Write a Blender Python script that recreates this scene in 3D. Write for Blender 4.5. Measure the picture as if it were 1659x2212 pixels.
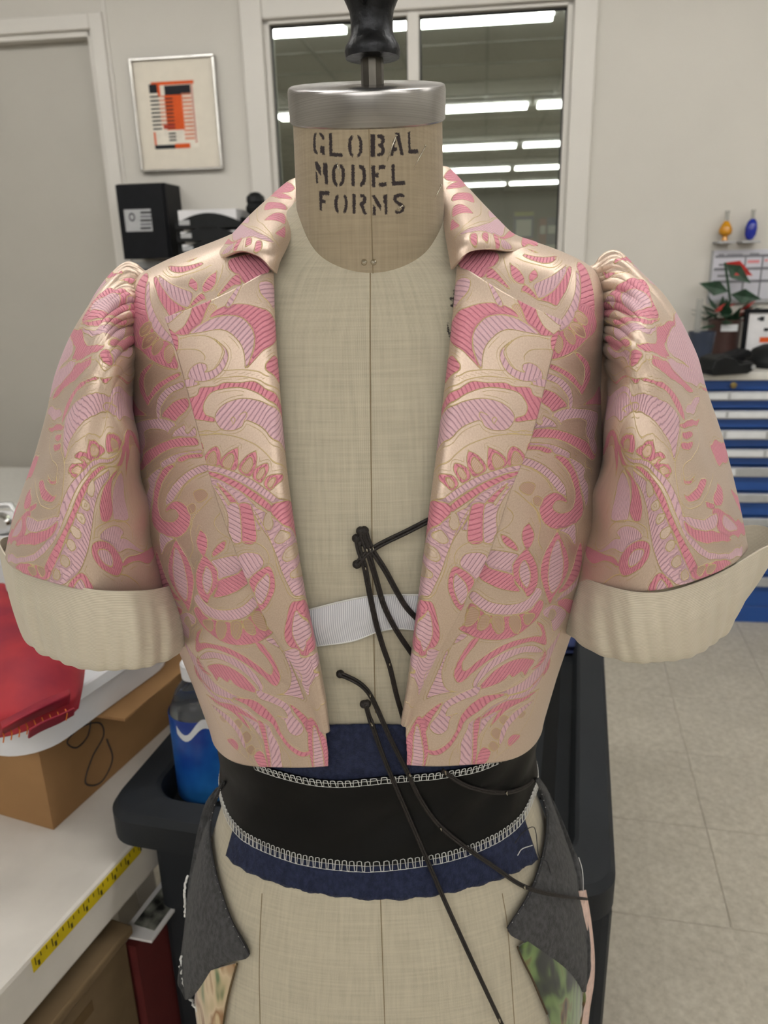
import bpy, bmesh, math, random
import numpy as np
from mathutils import Vector, Matrix

random.seed(7); RNG = np.random.default_rng(7)
SC = bpy.context.scene
for _o in list(bpy.data.objects): bpy.data.objects.remove(_o)
COL = SC.collection
R_ = math.radians

# ---------------------------------------------------------------- camera
CAM_H, FPX, PITCH, ROLL = 1.35, 1660.0, R_(18.2), R_(-1.46)
_f0 = np.array([0, math.cos(PITCH), -math.sin(PITCH)]); _r0 = np.array([1., 0, 0]); _u0 = np.array([0, math.sin(PITCH), math.cos(PITCH)])
_r = math.cos(ROLL)*_r0 + math.sin(ROLL)*_u0
_u = -math.sin(ROLL)*_r0 + math.cos(ROLL)*_u0
CPOS = np.array([0, 0, CAM_H])
cam = bpy.data.cameras.new('camera'); cam_o = bpy.data.objects.new('camera', cam); COL.objects.link(cam_o)
cam.sensor_fit = 'HORIZONTAL'; cam.sensor_width = 36.0; cam.lens = 36.0*FPX/1659.0
cam.clip_start = 0.02; cam.clip_end = 60
_m = Matrix.Identity(4)
for _i in range(3):
    _m[_i][0], _m[_i][1], _m[_i][2], _m[_i][3] = _r[_i], _u[_i], -_f0[_i], CPOS[_i]
cam_o.matrix_world = _m
cam.dof.use_dof = True; cam.dof.focus_distance = 0.56; cam.dof.aperture_fstop = 13.0
SC.camera = cam_o

# ---------------------------------------------------------------- world and exposure
w = bpy.data.worlds.new('room_air'); SC.world = w; w.use_nodes = True
w.node_tree.nodes['Background'].inputs[0].default_value = (0.9, 0.95, 1, 1)
w.node_tree.nodes['Background'].inputs[1].default_value = 0.02
SC.view_settings.view_transform = 'Standard'; SC.view_settings.look = 'None'
SC.view_settings.gamma = 1.0; SC.view_settings.use_curve_mapping = False
SC.view_settings.exposure = -0.15
TUBE_STRENGTH = 26.0
cy = SC.cycles; cy.max_bounces = 6; cy.diffuse_bounces = 3; cy.glossy_bounces = 3; cy.transmission_bounces = 5; cy.transparent_max_bounces = 6
cy.caustics_reflective = False; cy.caustics_refractive = False; cy.use_adaptive_sampling = True; cy.adaptive_threshold = .05; cy.use_denoising = True; cy.use_light_tree = False

# ---------------------------------------------------------------- geometry helpers
def ray(x, y):
    return _f0 + _r*(x - 829.5)/FPX - _u*(y - 1106)/FPX
def at(x, y, Y):                       # a point of the photo at depth Y
    d = ray(x, y); return CPOS + d*(Y/d[1])
def at_z(x, y, z):                     # a point of the photo on a level z
    d = ray(x, y); return CPOS + d*((z - CAM_H)/d[2])
def project(P):
    d = np.asarray(P, float) - CPOS
    w_ = d @ _f0
    return np.stack([829.5 + FPX*(d @ _r)/w_, 1106 - FPX*(d @ _u)/w_], -1)

class Frame:                           # an upright frame turned about z: a to the right, b away
    def __init__(s, o, yaw):
        s.o = np.array(o, float); s.yaw = yaw
        s.e1 = np.array([math.cos(yaw), -math.sin(yaw), 0]); s.e2 = np.array([math.sin(yaw), math.cos(yaw), 0])
    def __call__(s, a, b, z): return s.o + s.e1*a + s.e2*b + np.array([0, 0, z])
    def inv(s, p):
        q = np.asarray(p) - s.o; return np.array([q @ s.e1, q @ s.e2, q[2]])
    def on(s, x, y, b):                # photo point -> (a, z) on the plane b
        d = ray(x, y); t = (b - (CPOS - s.o) @ s.e2)/(d @ s.e2)
        q = s.inv(CPOS + d*t); return q[0], q[2]
ROOM = Frame((0, 0, 0), R_(7.5))
WALL_B = 3.25

def lin(c):
    if isinstance(c, str):
        c = c.lstrip('#'); c = [int(c[i:i+2], 16)/255 for i in (0, 2, 4)]
    return tuple((x/12.92 if x <= .04045 else ((x+.055)/1.055)**2.4) for x in c[:3])

def nodes_of(m):
    m.use_nodes = True
    return m.node_tree.nodes, m.node_tree.links, m.node_tree.nodes['Principled BSDF']
def mat(name, col, rough=.5, metal=0., var=.06, scale=30., bump=0., bscale=None, spec=.5, sheen=0., col2=None, trans=0., coat=0., stretch=None):
    m = bpy.data.materials.new(name); n, l, b = nodes_of(m)
    c = lin(col)
    tc = n.new('ShaderNodeTexCoord'); nz = n.new('ShaderNodeTexNoise'); nz.inputs['Scale'].default_value = scale
    nz.inputs['Detail'].default_value = 4
    src = tc.outputs['Object']
    if stretch:
        mp = n.new('ShaderNodeMapping'); mp.inputs['Scale'].default_value = stretch; l.new(src, mp.inputs[0]); src = mp.outputs[0]
    l.new(src, nz.inputs['Vector'])
    rp = n.new('ShaderNodeValToRGB')
    c2 = lin(col2) if col2 else tuple(min(1, x*(1+var)) for x in c)
    c1 = tuple(x*(1-var) for x in c)
    rp.color_ramp.elements[0].position = .35; rp.color_ramp.elements[1].position = .65
    rp.color_ramp.elements[0].color = (*c1, 1); rp.color_ramp.elements[1].color = (*c2, 1)
    l.new(nz.outputs['Fac'], rp.inputs[0]); l.new(rp.outputs[0], b.inputs['Base Color'])
    b.inputs['Roughness'].default_value = rough; b.inputs['Metallic'].default_value = metal
    b.inputs['Specular IOR Level'].default_value = spec
    b.inputs['Sheen Weight'].default_value = sheen; b.inputs['Transmission Weight'].default_value = trans
    b.inputs['Coat Weight'].default_value = coat
    if bump:
        nb = n.new('ShaderNodeTexNoise'); nb.inputs['Scale'].default_value = bscale or scale*4; nb.inputs['Detail'].default_value = 3
        l.new(src, nb.inputs['Vector'])
        bp = n.new('ShaderNodeBump'); bp.inputs['Strength'].default_value = bump; bp.inputs['Distance'].default_value = .002
        l.new(nb.outputs['Fac'], bp.inputs['Height']); l.new(bp.outputs[0], b.inputs['Normal'])
    return m
def emit_mat(name, col, strength):
    m = bpy.data.materials.new(name); n, l, b = nodes_of(m)
    b.inputs['Base Color'].default_value = (.8, .8, .8, 1)
    b.inputs['Emission Color'].default_value = (*lin(col), 1); b.inputs['Emission Strength'].default_value = strength
    return m

def tag(o, label=None, cat=None, group=None, kind=None):
    if label: o['label'] = label
    if cat: o['category'] = cat
    if group: o['group'] = group
    if kind: o['kind'] = kind
    return o
def thing(name, label, cat, loc, group=None):
    o = bpy.data.objects.new(name, None); COL.objects.link(o); o.location = loc
    o.empty_display_size = .05
    return tag(o, label, cat, group)

def world_loc(o):
    p = np.array(o.location)
    return p + (world_loc(o.parent) if o.parent else 0)
def mesh(name, V, F, m, parent=None, smooth=False, bevel=0, solid=0, subsurf=0, seg=2, label=None, offset=-1):
    """one mesh object from world-space vertices"""
    V = np.asarray(V, float)
    o_ = world_loc(parent) if parent is not None else np.array([V[:, 0].mean(), V[:, 1].mean(), V[:, 2].min()])
    me = bpy.data.meshes.new(name); me.from_pydata((V - o_).tolist(), [], [list(map(int, f)) for f in F])
    me.validate(); me.update()
    if smooth: me.polygons.foreach_set('use_smooth', [True]*len(me.polygons))
    ob = bpy.data.objects.new(name, me); COL.objects.link(ob)
    if parent is not None: ob.parent = parent
    else: ob.location = o_
    if m: me.materials.append(m)
    mods(ob, bevel, solid, subsurf, seg, offset)
    if label: ob['label'] = label
    return ob
def mods(ob, bevel=0, solid=0, subsurf=0, seg=2, offset=-1):
    if solid:
        md = ob.modifiers.new('thickness', 'SOLIDIFY'); md.thickness = solid; md.offset = offset
    if bevel:
        md = ob.modifiers.new('soft_edges', 'BEVEL'); md.width = bevel; md.segments = seg; md.limit_method = 'ANGLE'
        md.angle_limit = R_(40); md.harden_normals = False
    if subsurf:
        md = ob.modifiers.new('smooth', 'SUBSURF'); md.levels = subsurf; md.render_levels = subsurf
BOXF = [(0, 3, 2, 1), (4, 5, 6, 7), (0, 1, 5, 4), (1, 2, 6, 5), (2, 3, 7, 6), (3, 0, 4, 7)]
def boxv(fr, a0, a1, b0, b1, z0, z1):
    return [fr(*p) for p in ((a0, b0, z0), (a1, b0, z0), (a1, b1, z0), (a0, b1, z0), (a0, b0, z1), (a1, b0, z1), (a1, b1, z1), (a0, b1, z1))]
def box(name, fr, a0, a1, b0, b1, z0, z1, m, parent=None, bevel=0, **k):
    return mesh(name, boxv(fr, min(a0, a1), max(a0, a1), b0, b1, min(z0, z1), max(z0, z1)), BOXF, m, parent, bevel=bevel, **k)
def boxes(name, fr, lst, m, parent=None, bevel=0, **k):
    V, F = [], []
    for b in lst:
        n = len(V); V += boxv(fr, *b); F += [tuple(i+n for i in f) for f in BOXF]
    return mesh(name, V, F, m, parent, bevel=bevel, **k)
def lathe_v(prof, n=32, axis_o=(0, 0, 0), axis=(0, 0, 1), sx=1, sy=1):
    ax = Vector(axis).normalized(); q = Vector((0, 0, 1)).rotation_difference(ax).to_matrix()
    q = np.array(q); V = []
    for (r, z) in prof:
        for i in range(n):
            t = 2*math.pi*i/n; V.append(np.array(axis_o) + q @ np.array([r*math.cos(t)*sx, r*math.sin(t)*sy, z]))
    F = []
    for j in range(len(prof)-1):
        for i in range(n):
            F.append((j*n+i, j*n+(i+1) % n, (j+1)*n+(i+1) % n, (j+1)*n+i))
    F.append(tuple(range(n-1, -1, -1))); F.append(tuple(range((len(prof)-1)*n, len(prof)*n)))
    return V, F
def lathe(name, prof, m, o, parent=None, n=32, axis=(0, 0, 1), smooth=True, **k):
    V, F = lathe_v(prof, n, o, axis); ob = mesh(name, V, F, m, parent, smooth=False, **k)
    if smooth: soft(ob, 35)
    return ob
def soft(ob, ang=40):
    me = ob.data; me.polygons.foreach_set('use_smooth', [True]*len(me.polygons))
    bm = bmesh.new(); bm.from_mesh(me)
    for e in bm.edges:
        if len(e.link_faces) == 2 and e.calc_face_angle(0) > R_(ang): e.smooth = False
    bm.to_mesh(me); bm.free()
def tube_v(P, r, n=8, cap=True):
    P = np.asarray(P, float); m = len(P)
    T = np.gradient(P, axis=0); T /= np.linalg.norm(T, axis=1)[:, None] + 1e-12
    a = np.array([0, 0, 1.]) if abs(T[0][2]) < .9 else np.array([1., 0, 0])
    N = np.cross(T[0], a); N /= np.linalg.norm(N); V = []
    rr = np.broadcast_to(np.asarray(r, float), (m,))
    for k in range(m):
        N = N - T[k]*(N @ T[k]); N /= np.linalg.norm(N) + 1e-12; B = np.cross(T[k], N)
        for i in range(n):
            t = 2*math.pi*i/n; V.append(P[k] + rr[k]*(math.cos(t)*N + math.sin(t)*B))
    F = [(k*n+i, k*n+(i+1) % n, (k+1)*n+(i+1) % n, (k+1)*n+i) for k in range(m-1) for i in range(n)]
    if cap: F += [tuple(range(n-1, -1, -1)), tuple(range((m-1)*n, m*n))]
    return V, F
def tube(name, P, r, m, parent=None, n=8, **k):
    V, F = tube_v(P, r, n); ob = mesh(name, V, F, m, parent, smooth=False, **k); soft(ob, 50); return ob
def join_v(parts):
    V, F = [], []
    for v, f in parts:
        n = len(V); V += list(v); F += [tuple(i+n for i in g) for g in f]
    return V, F
def cr(P, n, closed=False):            # Catmull-Rom through points, n samples in all
    P = np.asarray(P, float); m = len(P)
    if closed: Q = np.concatenate([P[-1:], P, P[:2]]); segs = m
    else: Q = np.concatenate([2*P[:1]-P[1:2], P, 2*P[-1:]-P[-2:-1]]); segs = m-1
    t = np.linspace(0, segs, n, endpoint=not closed); i = np.minimum(t.astype(int), segs-1); f = (t-i)
    f = f.reshape((-1,)+(1,)*(P.ndim-1))
    p0, p1, p2, p3 = Q[i], Q[i+1], Q[i+2], Q[i+3]
    return .5*((2*p1) + (-p0+p2)*f + (2*p0-5*p1+4*p2-p3)*f*f + (-p0+3*p1-3*p2+p3)*f**3)
def net(Cn, nr, nc, closed=False):     # smooth sheet through a net of control points [rows][cols]
    Cn = np.asarray(Cn, float)
    A = cr(Cn, nr)
    return np.swapaxes(cr(np.swapaxes(A, 0, 1), nc, closed), 0, 1)
def grid(name, G, m, parent=None, closed=False, attrs=None, uv=None, smooth=True, flip=False, **k):
    G = np.asarray(G, float); nr, nc = G.shape[:2]; V = G.reshape(-1, 3)
    o_ = world_loc(parent) if parent is not None else np.array([V[:, 0].mean(), V[:, 1].mean(), V[:, 2].min()])
    I = np.arange(nr*nc).reshape(nr, nc)
    if closed: I = np.concatenate([I, I[:, :1]], 1)
    Q = np.stack([I[:-1, :-1], I[:-1, 1:], I[1:, 1:], I[1:, :-1]], -1).reshape(-1, 4)
    if flip: Q = Q[:, ::-1]
    me = bpy.data.meshes.new(name); me.vertices.add(len(V)); me.vertices.foreach_set('co', (V-o_).astype(np.float32).ravel())
    me.loops.add(Q.size); me.loops.foreach_set('vertex_index', Q.astype(np.int32).ravel())
    me.polygons.add(len(Q)); me.polygons.foreach_set('loop_start', np.arange(0, Q.size, 4, dtype=np.int32))
    me.polygons.foreach_set('loop_total', np.full(len(Q), 4, np.int32))
    me.polygons.foreach_set('use_smooth', np.full(len(Q), smooth))
    me.update(calc_edges=True)
    for nm, val in (attrs or {}).items():
        val = np.asarray(val, np.float32)
        if val.ndim == 3:
            at_ = me.attributes.new(nm, 'FLOAT_VECTOR', 'POINT'); at_.data.foreach_set('vector', val.reshape(-1, 3).ravel())
        else:
            at_ = me.attributes.new(nm, 'FLOAT', 'POINT'); at_.data.foreach_set('value', val.ravel())
    ob = bpy.data.objects.new(name, me); COL.objects.link(ob)
    if parent is not None: ob.parent = parent
    else: ob.location = o_
    me.materials.append(m); mods(ob, **k)
    return ob
def poly_prism(name, pts, depth_vec, m, parent=None, **k):   # flat outline (world points) pushed along a vector
    P = [np.asarray(p) for p in pts]; n = len(P); d = np.asarray(depth_vec)
    V = P + [p+d for p in P]
    F = [tuple(range(n)), tuple(range(2*n-1, n-1, -1))] + [(i, i+n, (i+1) % n+n, (i+1) % n) for i in range(n)]
    ob = mesh(name, V, F, m, parent, **k)
    bm = bmesh.new(); bm.from_mesh(ob.data); bmesh.ops.recalc_face_normals(bm, faces=bm.faces); bm.to_mesh(ob.data); bm.free()
    return ob

# ================================================================ the room
M_wall = mat('wall_paint', '#cfcbc3', .75, var=.02, scale=3)
M_trim = mat('trim_paint', '#d6d2cb', .45, var=.015, scale=4)
M_ceil = mat('ceiling_tile', '#cfccc4', .9, var=.05, scale=60)
M_door = mat('door_paint', '#b5b1a8', .5, var=.015, scale=4)
def floor_mat():
    m = bpy.data.materials.new('speckled_vinyl_tile'); n, l, b = nodes_of(m)
    tc = n.new('ShaderNodeTexCoord')
    nz = n.new('ShaderNodeTexNoise'); nz.inputs['Scale'].default_value = 55; nz.inputs['Detail'].default_value = 5; nz.inputs['Roughness'].default_value = .7
    l.new(tc.outputs['Object'], nz.inputs['Vector'])
    r1 = n.new('ShaderNodeValToRGB'); e = r1.color_ramp.elements
    e[0].position = .3; e[0].color = (*lin('#b5ad9d'), 1); e[1].position = .68; e[1].color = (*lin('#d6cfc0'), 1)
    l.new(nz.outputs['Fac'], r1.inputs[0])
    n2 = n.new('ShaderNodeTexNoise'); n2.inputs['Scale'].default_value = 6; l.new(tc.outputs['Object'], n2.inputs['Vector'])
    v = n.new('ShaderNodeTexVoronoi'); v.inputs['Scale'].default_value = 90; l.new(tc.outputs['Object'], v.inputs['Vector'])
    r2 = n.new('ShaderNodeValToRGB'); r2.color_ramp.elements[0].position = .08; r2.color_ramp.elements[1].position = .2
    r2.color_ramp.elements[0].color = (*lin('#8f8676'), 1); r2.color_ramp.elements[1].color = (1, 1, 1, 1)
    l.new(v.outputs['Distance'], r2.inputs[0])
    mx = n.new('ShaderNodeMix'); mx.data_type = 'RGBA'; mx.blend_type = 'MULTIPLY'; mx.inputs[0].default_value = .18
    l.new(r1.outputs[0], mx.inputs[6]); l.new(r2.outputs[0], mx.inputs[7])
    m3 = n.new('ShaderNodeMix'); m3.data_type = 'RGBA'; m3.blend_type = 'MULTIPLY'; m3.inputs[0].default_value = .25
    l.new(mx.outputs[2], m3.inputs[6]); l.new(n2.outputs['Fac'], m3.inputs[7])
    l.new(m3.outputs[2], b.inputs['Base Color']); b.inputs['Roughness'].default_value = .42
    return m
M_floor = floor_mat(); M_joint = mat('floor_joint', '#8d8575', .7)

A0, A1, B0, ZC = -4.2, 4.2, -13.2, 2.75
fl = box('floor', ROOM, A0, A1, B0, WALL_B+3, -.06, 0, M_floor); tag(fl, kind='structure')
# tiles one can tell apart on the right: thin proud slabs with joints between them
TF = Frame((0.705, 1.249, 0), R_(12.7))
TS = .305
tile_me = None
for i in range(0, 10):
    for j in range(-3, 6):
        c = TF((i+.5)*TS - 5*TS, (j+.5)*TS - TS, 0)
        px = project(c)
        if not (1150 < px[0] < 1800 and 1250 < px[1] < 2500): continue
        if tile_me is None:
            t = boxes('tile', Frame((0, 0, 0), R_(12.7)), [(-TS/2+.0009, TS/2-.0009, -TS/2+.0009, TS/2-.0009, 0, .0022)], M_floor, bevel=.0006, seg=1)
            tile_me = t.data; t.location = c
        else:
            t = bpy.data.objects.new('tile', tile_me); COL.objects.link(t); t.location = c
            md = t.modifiers.new('soft_edges', 'BEVEL'); md.width = .0006; md.segments = 1
        t.parent = fl; t.location = Vector(c) - fl.location
ce = box('ceiling', ROOM, A0, A1, B0, WALL_B+3, ZC, ZC+.06, M_ceil); tag(ce, kind='structure')
# the suspended ceiling's grid bars
M_bar = mat('ceiling_grid_bar', '#b9b6ae', .6)
for k in range(-6, 7):
    box('grid_bar', ROOM, k*.61-.012, k*.61+.012, B0, WALL_B, ZC-.008, ZC, M_bar, ce)
for k in range(0, 24):
    b_ = WALL_B - .3 - k*.61
    box('grid_bar', ROOM, A0, A1, b_-.012, b_+.012, ZC-.009, ZC-.001, M_bar, ce)
tag(box('wall_left', ROOM, A0-.1, A0, B0, WALL_B, 0, ZC, M_wall), kind='structure')
tag(box('wall_right', ROOM, A1, A1+.1, B0, WALL_B, 0, ZC, M_wall), kind='structure')
wr = tag(box('wall_rear', ROOM, A0, A1, B0-.1, B0, 0, ZC, M_wall), kind='structure')
def W(x, y): return ROOM.on(x, y, WALL_B)
# --- back wall with openings for the door and the inner window
wl, wtop = W(568, 45)[0], W(568, 45)[1]
wr_ = W(1240, 5)[0]
wmid = (W(880, 100)[0] + W(905, 100)[0])/2
wbot = 1.02
dr, dtop = W(198, 65)
dl = dr - 1.05
T_ = .12
bw = boxes('wall_back', ROOM, [
    (A0, dl, WALL_B, WALL_B+T_, 0, ZC), (dl, dr, WALL_B, WALL_B+T_, dtop, ZC), (dr, wl, WALL_B, WALL_B+T_, 0, ZC),
    (wl, wr_, WALL_B, WALL_B+T_, wtop, ZC), (wl, wr_, WALL_B, WALL_B+T_, 0, wbot), (wr_, A1, WALL_B, WALL_B+T_, 0, ZC)], M_wall)
tag(bw, kind='structure')
# door: slab set back in its frame
d1 = thing('door_1', None, None, ROOM((dl+dr)/2, WALL_B, 0)); tag(d1, kind='structure')
box('door_slab', ROOM, dl, dr, WALL_B+.06, WALL_B+.1, .01, dtop-.02, M_door, d1)
fw = .055
boxes('door_frame', ROOM, [(dr, dr+fw, WALL_B-.02, WALL_B+.001, 0, dtop+fw), (dl-fw, dl, WALL_B-.02, WALL_B+.001, 0, dtop+fw), (dl, dr, WALL_B-.02, WALL_B+.001, dtop, dtop+fw)], M_trim, d1, bevel=.004)
boxes('door_stop', ROOM, [(dr-.02, dr, WALL_B, WALL_B+.06, 0, dtop), (dl, dr, WALL_B, WALL_B+.06, dtop-.02, dtop)], M_trim, d1)
box('shadow_rail', ROOM, dr+fw, dr+fw+.012, WALL_B-.006, WALL_B, 0, 2.5, M_trim, d1)
# window
def glass_mat():
    m = bpy.data.materials.new('coated_window_glass'); n, l, b = nodes_of(m)
    out = n['Material Output']
    g = n.new('ShaderNodeBsdfGlossy'); g.inputs['Roughness'].default_value = .012; g.inputs['Color'].default_value = (.86, .9, .86, 1)
    t = n.new('ShaderNodeBsdfTransparent'); t.inputs['Color'].default_value = (.85, .9, .86, 1)
    nz = n.new('ShaderNodeTexNoise'); nz.inputs['Scale'].default_value = 1.3
    mr = n.new('ShaderNodeMapRange'); mr.inputs[3].default_value = .33; mr.inputs[4].default_value = .37
    l.new(nz.outputs['Fac'], mr.inputs[0])
    mx = n.new('ShaderNodeMixShader'); l.new(mr.outputs[0], mx.inputs[0]); l.new(t.outputs[0], mx.inputs[1]); l.new(g.outputs[0], mx.inputs[2])
    l.new(mx.outputs[0], out.inputs['Surface']); n.remove(b)
    return m
M_glass = glass_mat()
M_gasket = mat('black_gasket', '#15171b', .5)
w1 = thing('window_1', None, None, ROOM((wl+wr_)/2, WALL_B, wbot)); tag(w1, kind='structure')
boxes('window_frame', ROOM, [(wl, wl+.02, WALL_B, WALL_B+.08, wbot, wtop), (wr_-.02, wr_, WALL_B, WALL_B+.08, wbot, wtop),
     (wl, wr_, WALL_B, WALL_B+.08, wtop-.012, wtop), (wl, wr_, WALL_B, WALL_B+.08, wbot, wbot+.02)], M_trim, w1)
box('mullion', ROOM, wmid-.022, wmid+.022, WALL_B-.005, WALL_B+.08, wbot, wtop, M_trim, w1, bevel=.004)
boxes('casing', ROOM, [(wl-.085, wl, WALL_B-.022, WALL_B, wbot-.09, wtop+.09), (wr_, wr_+.085, WALL_B-.022, WALL_B, wbot-.09, wtop+.09),
     (wl, wr_, WALL_B-.022, WALL_B, wtop, wtop+.09), (wl, wr_, WALL_B-.022, WALL_B, wbot-.09, wbot)], M_trim, w1, bevel=.006)
for a_, b_ in ((wl+.02, wmid-.022), (wmid+.022, wr_-.02)):
    p = box('pane', ROOM, a_, b_, WALL_B+.035, WALL_B+.036, wbot+.02, wtop-.012, M_glass, w1)
    s = .006
    boxes('gasket', ROOM, [(a_, a_+s, WALL_B+.03, WALL_B+.034, wbot+.02, wtop-.012), (b_-s, b_, WALL_B+.03, WALL_B+.034, wbot+.02, wtop-.012), (a_, b_, WALL_B+.03, WALL_B+.034, wtop-.02, wtop-.012)], M_gasket, w1)
box('inner_sill', ROOM, wl, wr_, WALL_B-.05, WALL_B+.03, wbot-.012, wbot+.02, M_trim, w1)
# dim office seen through the glass
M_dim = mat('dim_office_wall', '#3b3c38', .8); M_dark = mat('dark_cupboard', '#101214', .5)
NB = WALL_B + 2.2
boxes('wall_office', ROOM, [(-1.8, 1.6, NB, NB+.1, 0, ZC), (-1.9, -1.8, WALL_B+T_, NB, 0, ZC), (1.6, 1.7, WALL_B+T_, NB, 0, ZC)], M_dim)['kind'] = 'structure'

M_fillglow = emit_mat('office_fill_glow', '#fff4e2', 13.0)  # added fill glow, so the shelf and books behind the glass show
ol = tag(box('office_fill_light', ROOM, -.5, .7, WALL_B+.9, WALL_B+1.1, ZC-.05, ZC-.02, M_fillglow), 'flat fill light added to brighten the office behind the window', 'ceiling light')
# --- ceiling lights: long strips of two tubes each, in rows
M_tube = emit_mat('lit_tube', '#fefcf8', TUBE_STRENGTH); M_fix = mat('fixture_enamel', '#e9e8e4', .4)
ROWS = (1.3, -1.6, -4.35, -7.1, -9.85)
n_fix = 0
ROWN = ('first', 'second', 'third', 'fourth', 'fifth'); POSN = ('leftmost', 'second from the left', 'third from the left', 'third from the right', 'second from the right', 'rightmost')
for ri, rb in enumerate(ROWS):
    for k in (range(-3, 3) if ri < 2 else range(-2, 2)):
        a_ = .45 + k*1.24
        t = thing('ceiling_light', f'two-tube ceiling strip light, {POSN[k+3]} in the {ROWN[ri]} row from the window', 'ceiling light', ROOM(a_+.6, rb, ZC-.09), 'strip lights on the ceiling')
        V, F = [], []
        prof = [(-.11, ZC-.035), (-.11, ZC-.002), (.11, ZC-.002), (.11, ZC-.035), (.035, ZC-.05), (-.035, ZC-.05)]
        for aa in (a_, a_+1.2):
            for (q, zz) in prof: V.append(ROOM(aa, rb+q, zz))
        F = [(0, 1, 2, 3, 4, 5), (11, 10, 9, 8, 7, 6)] + [(i, i+6, (i+1) % 6+6, (i+1) % 6) for i in range(6)]
        mesh('housing', V, F, M_fix, t)
        for q in (-.06, .06):
            P = [ROOM(a_+.03+1.14*s_, rb+q, ZC-.062) for s_ in (0, 1)]
            tube('fluorescent_tube', P, .019, M_tube, t, n=8)

# ================================================================ things along the back wall
M_black = mat('black_powder_coat', '#0b0d12', .5, var=.15, spec=.2); M_blackp = mat('black_plastic', '#141618', .45, var=.15, spec=.25)
M_alufr = mat('polished_frame', '#c8c6c2', .22, metal=.9); M_mount = mat('mount_board', '#e4dccd', .85, var=.02)
M_paper = mat('white_paper', '#e3e2e4', .8, var=.03); M_grey = mat('label_grey', '#a9aaac', .6)
def wall_box(name, x0, y0, x1, y1, d0, d1, m, par=None, **k):   # photo rectangle on the back wall, standing d0..d1 proud of it
    a0, z0 = ROOM.on(x0, y0, WALL_B-d1); a1, z1 = ROOM.on(x1, y1, WALL_B-d1)
    return box(name, ROOM, a0, a1, WALL_B-d1, WALL_B-d0, z1, z0, m, par, **k)
def wall_loc(x, y): a, z = W(x, y); return ROOM(a, WALL_B-.01, z)
# framed print
t = thing('framed_print', 'silver-framed print of black, orange and white bars on a cream mount', 'picture', wall_loc(380, 245))
pa0, pz1 = ROOM.on(279, 128, WALL_B-.02); pa1, pz0 = ROOM.on(482, 365, WALL_B-.02)
fwd = .008
box('mount', ROOM, pa0+fwd, pa1-fwd, WALL_B-.016, WALL_B-.002, pz0+fwd, pz1-fwd, M_mount, t)
boxes('frame', ROOM, [(pa0, pa1, WALL_B-.03, WALL_B-.001, pz1-fwd, pz1), (pa0, pa1, WALL_B-.03, WALL_B-.001, pz0, pz0+fwd), (pa0, pa0+fwd, WALL_B-.03, WALL_B-.001, pz0+fwd, pz1-fwd), (pa1-fwd, pa1, WALL_B-.03, WALL_B-.001, pz0+fwd, pz1-fwd)], M_alufr, t, bevel=.002)
M_or = mat('print_orange', '#d8571c', .8); M_bk = mat('print_black', '#16181f', .8); M_wh = mat('print_white', '#e9e2d4', .8); M_sa = mat('print_salmon', '#d88c70', .8); M_rd = mat('print_red', '#b9402a', .8)
ax0, az1 = ROOM.on(320, 178, WALL_B-.02); ax1, az0 = ROOM.on(430, 318, WALL_B-.02)
def bars(name, m, lst, lay):
    b_ = WALL_B-.0165-.0006*lay
    for x0, y0, x1, y1 in lst:
        box(name, ROOM, ax0+(ax1-ax0)*x0, ax0+(ax1-ax0)*x1, b_, WALL_B-.016, az1+(az0-az1)*y1, az1+(az0-az1)*y0, m, t)
bars('print_ground', M_wh, [(0, 0, 1, 1)], 1)
bars('print_orange_block', M_or, [(.05, 0, 1, .05), (.32, .2, .72, .72), (.46, .93, .8, 1), (0, .74, .04, .95), (.18, .05, .24, .2)], 2)
bars('print_black_block', M_bk, [(0, .03, .18, .16), (.34, .06, .92, .2), (0, .94, .46, 1)], 3)
bars('print_black_bar', M_bk, [(0, .2+.06*i, .2, .225+.06*i) for i in range(9)] + [(.34, .76+.05*i, .5, .785+.05*i) for i in range(3)] + [(.33, .24+.055*i, .5, .262+.055*i) for i in range(9)], 3)
bars('print_salmon_bar', M_sa, [(.7, .18+.06*i, .92, .212+.06*i) for i in range(12)] + [(.2, .2+.06*i, .33, .225+.06*i) for i in range(8)], 3)
bars('print_red_bar', M_rd, [(.93, .06+.04*i, .97, .08+.04*i) for i in range(22)] + [(.24, .62, .5, .7)], 3)
# black wall box
t = thing('wall_box', 'black metal box on the wall with a grey printed label', 'box', wall_loc(315, 478))
wall_box('case', 252, 398, 372, 556, .001, .16, M_black, t, bevel=.004)
wall_box('lid', 248, 399, 366, 558, .161, .172, M_black, t, bevel=.003)
lb = wall_box('label_plate', 267, 453, 330, 499, .1725, .1735, M_grey, t)
M_ink = mat('label_ink', '#26272b', .7); M_ink2 = mat('label_ink_light', '#6d6f74', .7)
for i in range(5): wall_box('print_line', 303, 457+i*8.5, 327, 461+i*8.5, .1736, .174, M_ink2 if i % 2 else M_ink, lb)
ra, rz = ROOM.on(285, 469, WALL_B-.174)
V, F = [], []
for i in range(20):
    a = 2*math.pi*i/20
    for rr in (.010, .016):
        V.append(ROOM(ra+rr*math.cos(a)*.8, WALL_B-.1742, rz+rr*math.sin(a)))
F = [(2*i, 2*i+1, (2*i+3) % 40, (2*i+2) % 40) for i in range(20)]
mesh('print_ring', V, F, M_ink, lb, solid=.0003)
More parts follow.
